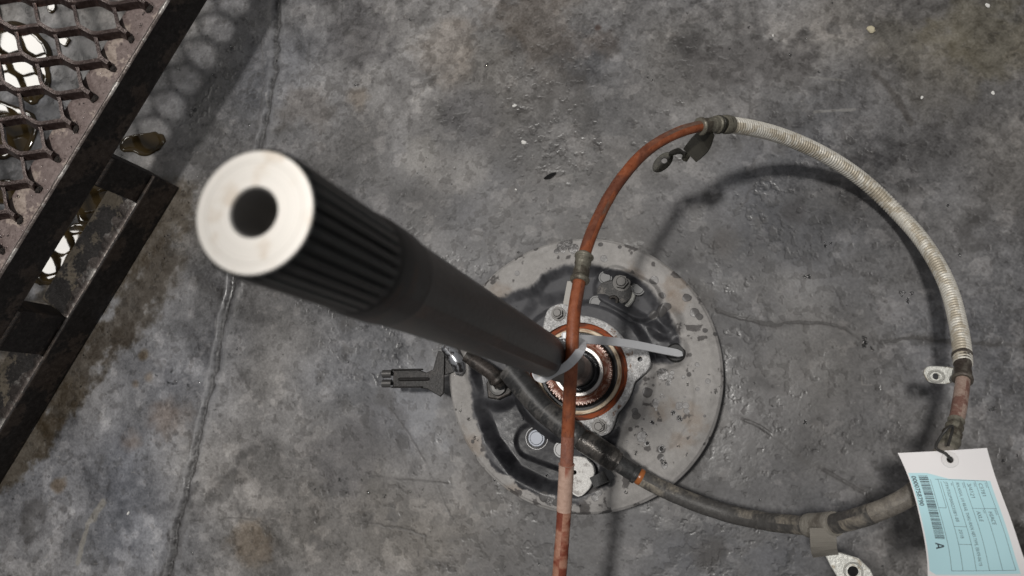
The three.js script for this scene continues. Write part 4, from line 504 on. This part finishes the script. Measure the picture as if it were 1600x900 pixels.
// ---------------------------------------------------------------- paper tag
{
  const cw = 1400, ch = 900, cnv = document.createElement('canvas'); cnv.width = cw; cnv.height = ch; const x = cnv.getContext('2d');
  // drawn lying on its side: hole end at the left
  x.fillStyle = '#e9e6e6'; x.fillRect(0, 0, cw, ch);
  x.fillStyle = '#b9dfe6'; x.beginPath(); x.moveTo(330, 70); x.lineTo(1330, 80); x.lineTo(1330, 830); x.lineTo(1290, 885); x.lineTo(228, 888); x.lineTo(232, 700); x.lineTo(300, 500); x.closePath(); x.fill();
  x.strokeStyle = '#4a6068'; x.lineWidth = 4; const row = [112, 232, 352, 470, 590, 670];
  const L = (a, b, c, d) => { x.beginPath(); x.moveTo(a, b); x.lineTo(c, d); x.stroke(); };
  for (const y of row.slice(0, 5)) L(330, y, 1290, y); L(330, 112, 300, 640); L(1290, 112, 1290, 690); L(300, 690, 1290, 690);
  L(620, 112, 620, 352); L(820, 470, 820, 590); L(1010, 470, 1010, 590); L(300, 612, 620, 612); L(620, 612, 620, 690);
  x.fillStyle = '#39454b'; x.textBaseline = 'middle';
  x.font = '18px sans-serif'; for (const [t, a, b] of [['STOCK', 345, 128], ['MODEL', 630, 128], ['DATE', 345, 248], ['PART', 630, 248], ['NOTES', 345, 368], ['VIN', 345, 486]]) x.fillText(t, a, b);
  x.font = '52px sans-serif'; x.fillText('C3781', 352, 186); x.fillText('HIACE', 650, 186); x.fillText('3/4121', 352, 306); x.fillText('AXLE', 650, 306);
  x.font = '44px sans-serif'; x.fillText('RH,HIGH, LH REAR, THRU-RAIN ABS TYPE, 08/09-04/19', 340, 422, 900); x.fillText('JTFHT02P80023381-88', 330, 540, 450); x.fillText('2018', 850, 540);
  let q = 262; let sd = 3; while (q < 960) { sd = (sd * 16807) % 2147483647; const w = 3 + (sd % 4) * 2.4; x.fillRect(q, 706, w, 92); q += w + 3 + ((sd >> 4) % 4) * 2.2; }
  x.font = 'bold 62px sans-serif'; x.fillText('0000758790', 262, 848, 430); x.font = 'bold 105px sans-serif'; x.fillText('A', 1000, 768);
  const t = new THREE.CanvasTexture(cnv); t.colorSpace = THREE.SRGBColorSpace; t.flipY = true;
  const card = mat({ map: t, roughness: 0.62 }), back = mat({ color: 0xded9d6, roughness: 0.7 });
  const row3 = (s) => { const S = [0, 0.3, 0.93], w = S.map((a, i) => S.reduce((m, b, k) => k === i ? m : m * (s - b) / (a - b), 1)); return [0, 1].map((e) => { const p = V(0, 0, 0); S.forEach((_, i) => p.addScaledVector(V(...TAG[i][e]), w[i])); return p; }); };
  const P3 = (s, tt) => { const [a, b] = row3(s); const p = a.lerp(b, tt); p.y += 0.0035 * Math.sin(tt * Math.PI) * (1 - s * 0.4) + 0.0012 * Math.sin(s * 9 + tt * 3); return p; };
  const g = thing('parts_tag', 'white and pale blue paper parts tag with barcode tied to the cable', 'tag');
  const NS = 96, NT = 60, hole = [0.068, 0.53, 0.05], pos = [], uv = [], idx = []; const id = (side, i, j) => side * (NS + 1) * (NT + 1) + i * (NT + 1) + j;
  for (const side of [0, 1]) for (let i = 0; i <= NS; i++) for (let j = 0; j <= NT; j++) { const p = P3(i / NS, j / NT); p.y -= side * 0.0004; pos.push(...p); uv.push(i / NS, j / NT); }
  const cut = (i, j) => Math.hypot(((i + 0.5) / NS - hole[0]) * 1.5, (j + 0.5) / NT - hole[1]) < hole[2];
  const ft = [], fb = []; for (let i = 0; i < NS; i++) for (let j = 0; j < NT; j++) { if (cut(i, j)) continue; const a = id(0, i, j), b = id(0, i + 1, j), c = id(0, i + 1, j + 1), d = id(0, i, j + 1); ft.push(a, b, c, a, c, d); const k = (NS + 1) * (NT + 1); fb.push(a + k, c + k, b + k, a + k, d + k, c + k); }
  const edge = (list) => { for (let i = 0; i + 1 < list.length; i++) { const [a, b] = [list[i], list[i + 1]]; const k = (NS + 1) * (NT + 1); fb.push(a, b, a + k, b, b + k, a + k); } };
  const ar = (n, f) => Array.from({ length: n + 1 }, (_, i) => f(i)); edge(ar(NS, (i) => id(0, i, 0))); edge(ar(NT, (j) => id(0, NS, j))); edge(ar(NS, (i) => id(0, NS - i, NT))); edge(ar(NT, (j) => id(0, 0, NT - j)));
  const mk = (ix) => { const b = new THREE.BufferGeometry(); b.setAttribute('position', new THREE.Float32BufferAttribute(pos, 3)); b.setAttribute('uv', new THREE.Float32BufferAttribute(uv, 2)); b.setIndex(ix); b.computeVertexNormals(); return b; };
  addMesh('printed_card', mk(ft), card, g); addMesh('card_back', mk(fb), back, g);
  const hc = P3(hole[0], hole[1]); const nrm = P3(hole[0] + 0.02, hole[1]).sub(hc).cross(P3(hole[0], hole[1] + 0.02).sub(hc)).normalize(); if (nrm.y < 0) nrm.negate();
  const ey = new THREE.RingGeometry(0.0026, 0.0060, 36, 1); const eyg = toCreasedNormals(new THREE.LatheGeometry([[0.0026, -0.0009], [0.0026, 0.0005], [0.0032, 0.0008], [0.0058, 0.0005], [0.0062, -0.0002]].map((a) => new THREE.Vector2(...a)), 36), 0.6); eyg.applyQuaternion(new THREE.Quaternion().setFromUnitVectors(V(0, 1, 0), nrm)); eyg.translate(hc.x, hc.y + 0.0003, hc.z); addMesh('eyelet', eyg, mat({ color: 0xdfdcdb, roughness: 0.6 }), g);
  const w = new THREE.CatmullRomCurve3([hc.clone().add(V(-0.004, -0.016, -0.002)), hc.clone().add(V(0.0005, -0.005, 0.0005)), hc.clone().add(V(0.0002, 0.0015, -0.0003)), hc.clone().add(V(-0.004, 0.004, -0.005)), hc.clone().add(V(-0.009, 0.0005, -0.0085)), hc.clone().add(V(-0.007, 0.004, -0.016)), hc.clone().add(V(-0.001, 0.006, -0.024)), hc.clone().add(V(0.006, -0.006, -0.024)), hc.clone().add(V(0.004, -0.014, -0.01))]);
  addMesh('wire', sweep((i) => w.getPoint(i), 0, 1, 80, 10, () => 0.0011), mat({ color: lin(0.03, 0.028, 0.026), roughness: 0.5 }), g);
}

// ---------------------------------------------------------------- chips and a sliver on the floor
CHIPS.forEach(([x, z, r], i) => {
  const g = new THREE.IcosahedronGeometry(r, 1); const p = g.attributes.position; for (let k = 0; k < p.count; k++) { const f = 0.75 + 0.5 * vn(p.getX(k) / r * 2 + i * 7, p.getZ(k) / r * 2 + p.getY(k) / r, 901); p.setXYZ(k, p.getX(k) * f, p.getY(k) * f * 0.45, p.getZ(k) * f * (i % 2 ? 1.25 : 0.7)); } g.computeVertexNormals(); g.rotateY(i * 1.3);
  const m = addMesh('stone_chip', g, mat({ color: i === 3 ? lin(0.5, 0.45, 0.32) : lin(0.7, 0.69, 0.66), roughness: 0.7 })); m.position.set(x, r * 0.25 - 0.001, z);
  const say = [['white chip on the bare floor between shaft tip and orange cable', 'white chips between shaft and orange cable'], 0, 0, ['cream stone chip on the floor beyond the coil guard'], ['pale chip lying in the yellowish stain on the floor'], ['tiny white chip on the floor outside the cable loop', 'tiny chips outside the cable loop'], 0, 0, ['white chip on the floor beside the concrete joint']];
  let k = i; while (!say[k]) k--;
  m.userData = { label: say[k][0], category: 'chip' }; if (say[k][1]) m.userData.group = say[k][1];
});
{ const [a, b] = SLIVER, m = addMesh('metal_sliver', ribbon([V(a[0], 0.0006, a[1]), V((a[0] + b[0]) / 2, 0.0035, (a[1] + b[1]) / 2 + 0.001), V(b[0], 0.0008, b[1])], [V(0, 0.3, 1), V(0.2, 0.5, 1), V(0, 0.2, 1)], (t) => 0.001 + 0.004 * Math.sin(t * Math.PI), 0.0008), mat({ color: lin(0.015, 0.015, 0.015), roughness: 0.3, metalness: 0.4 })); m.userData = { label: 'thin black curled sliver of swarf on the open floor', category: 'swarf' }; }

renderer.render(scene, camera);
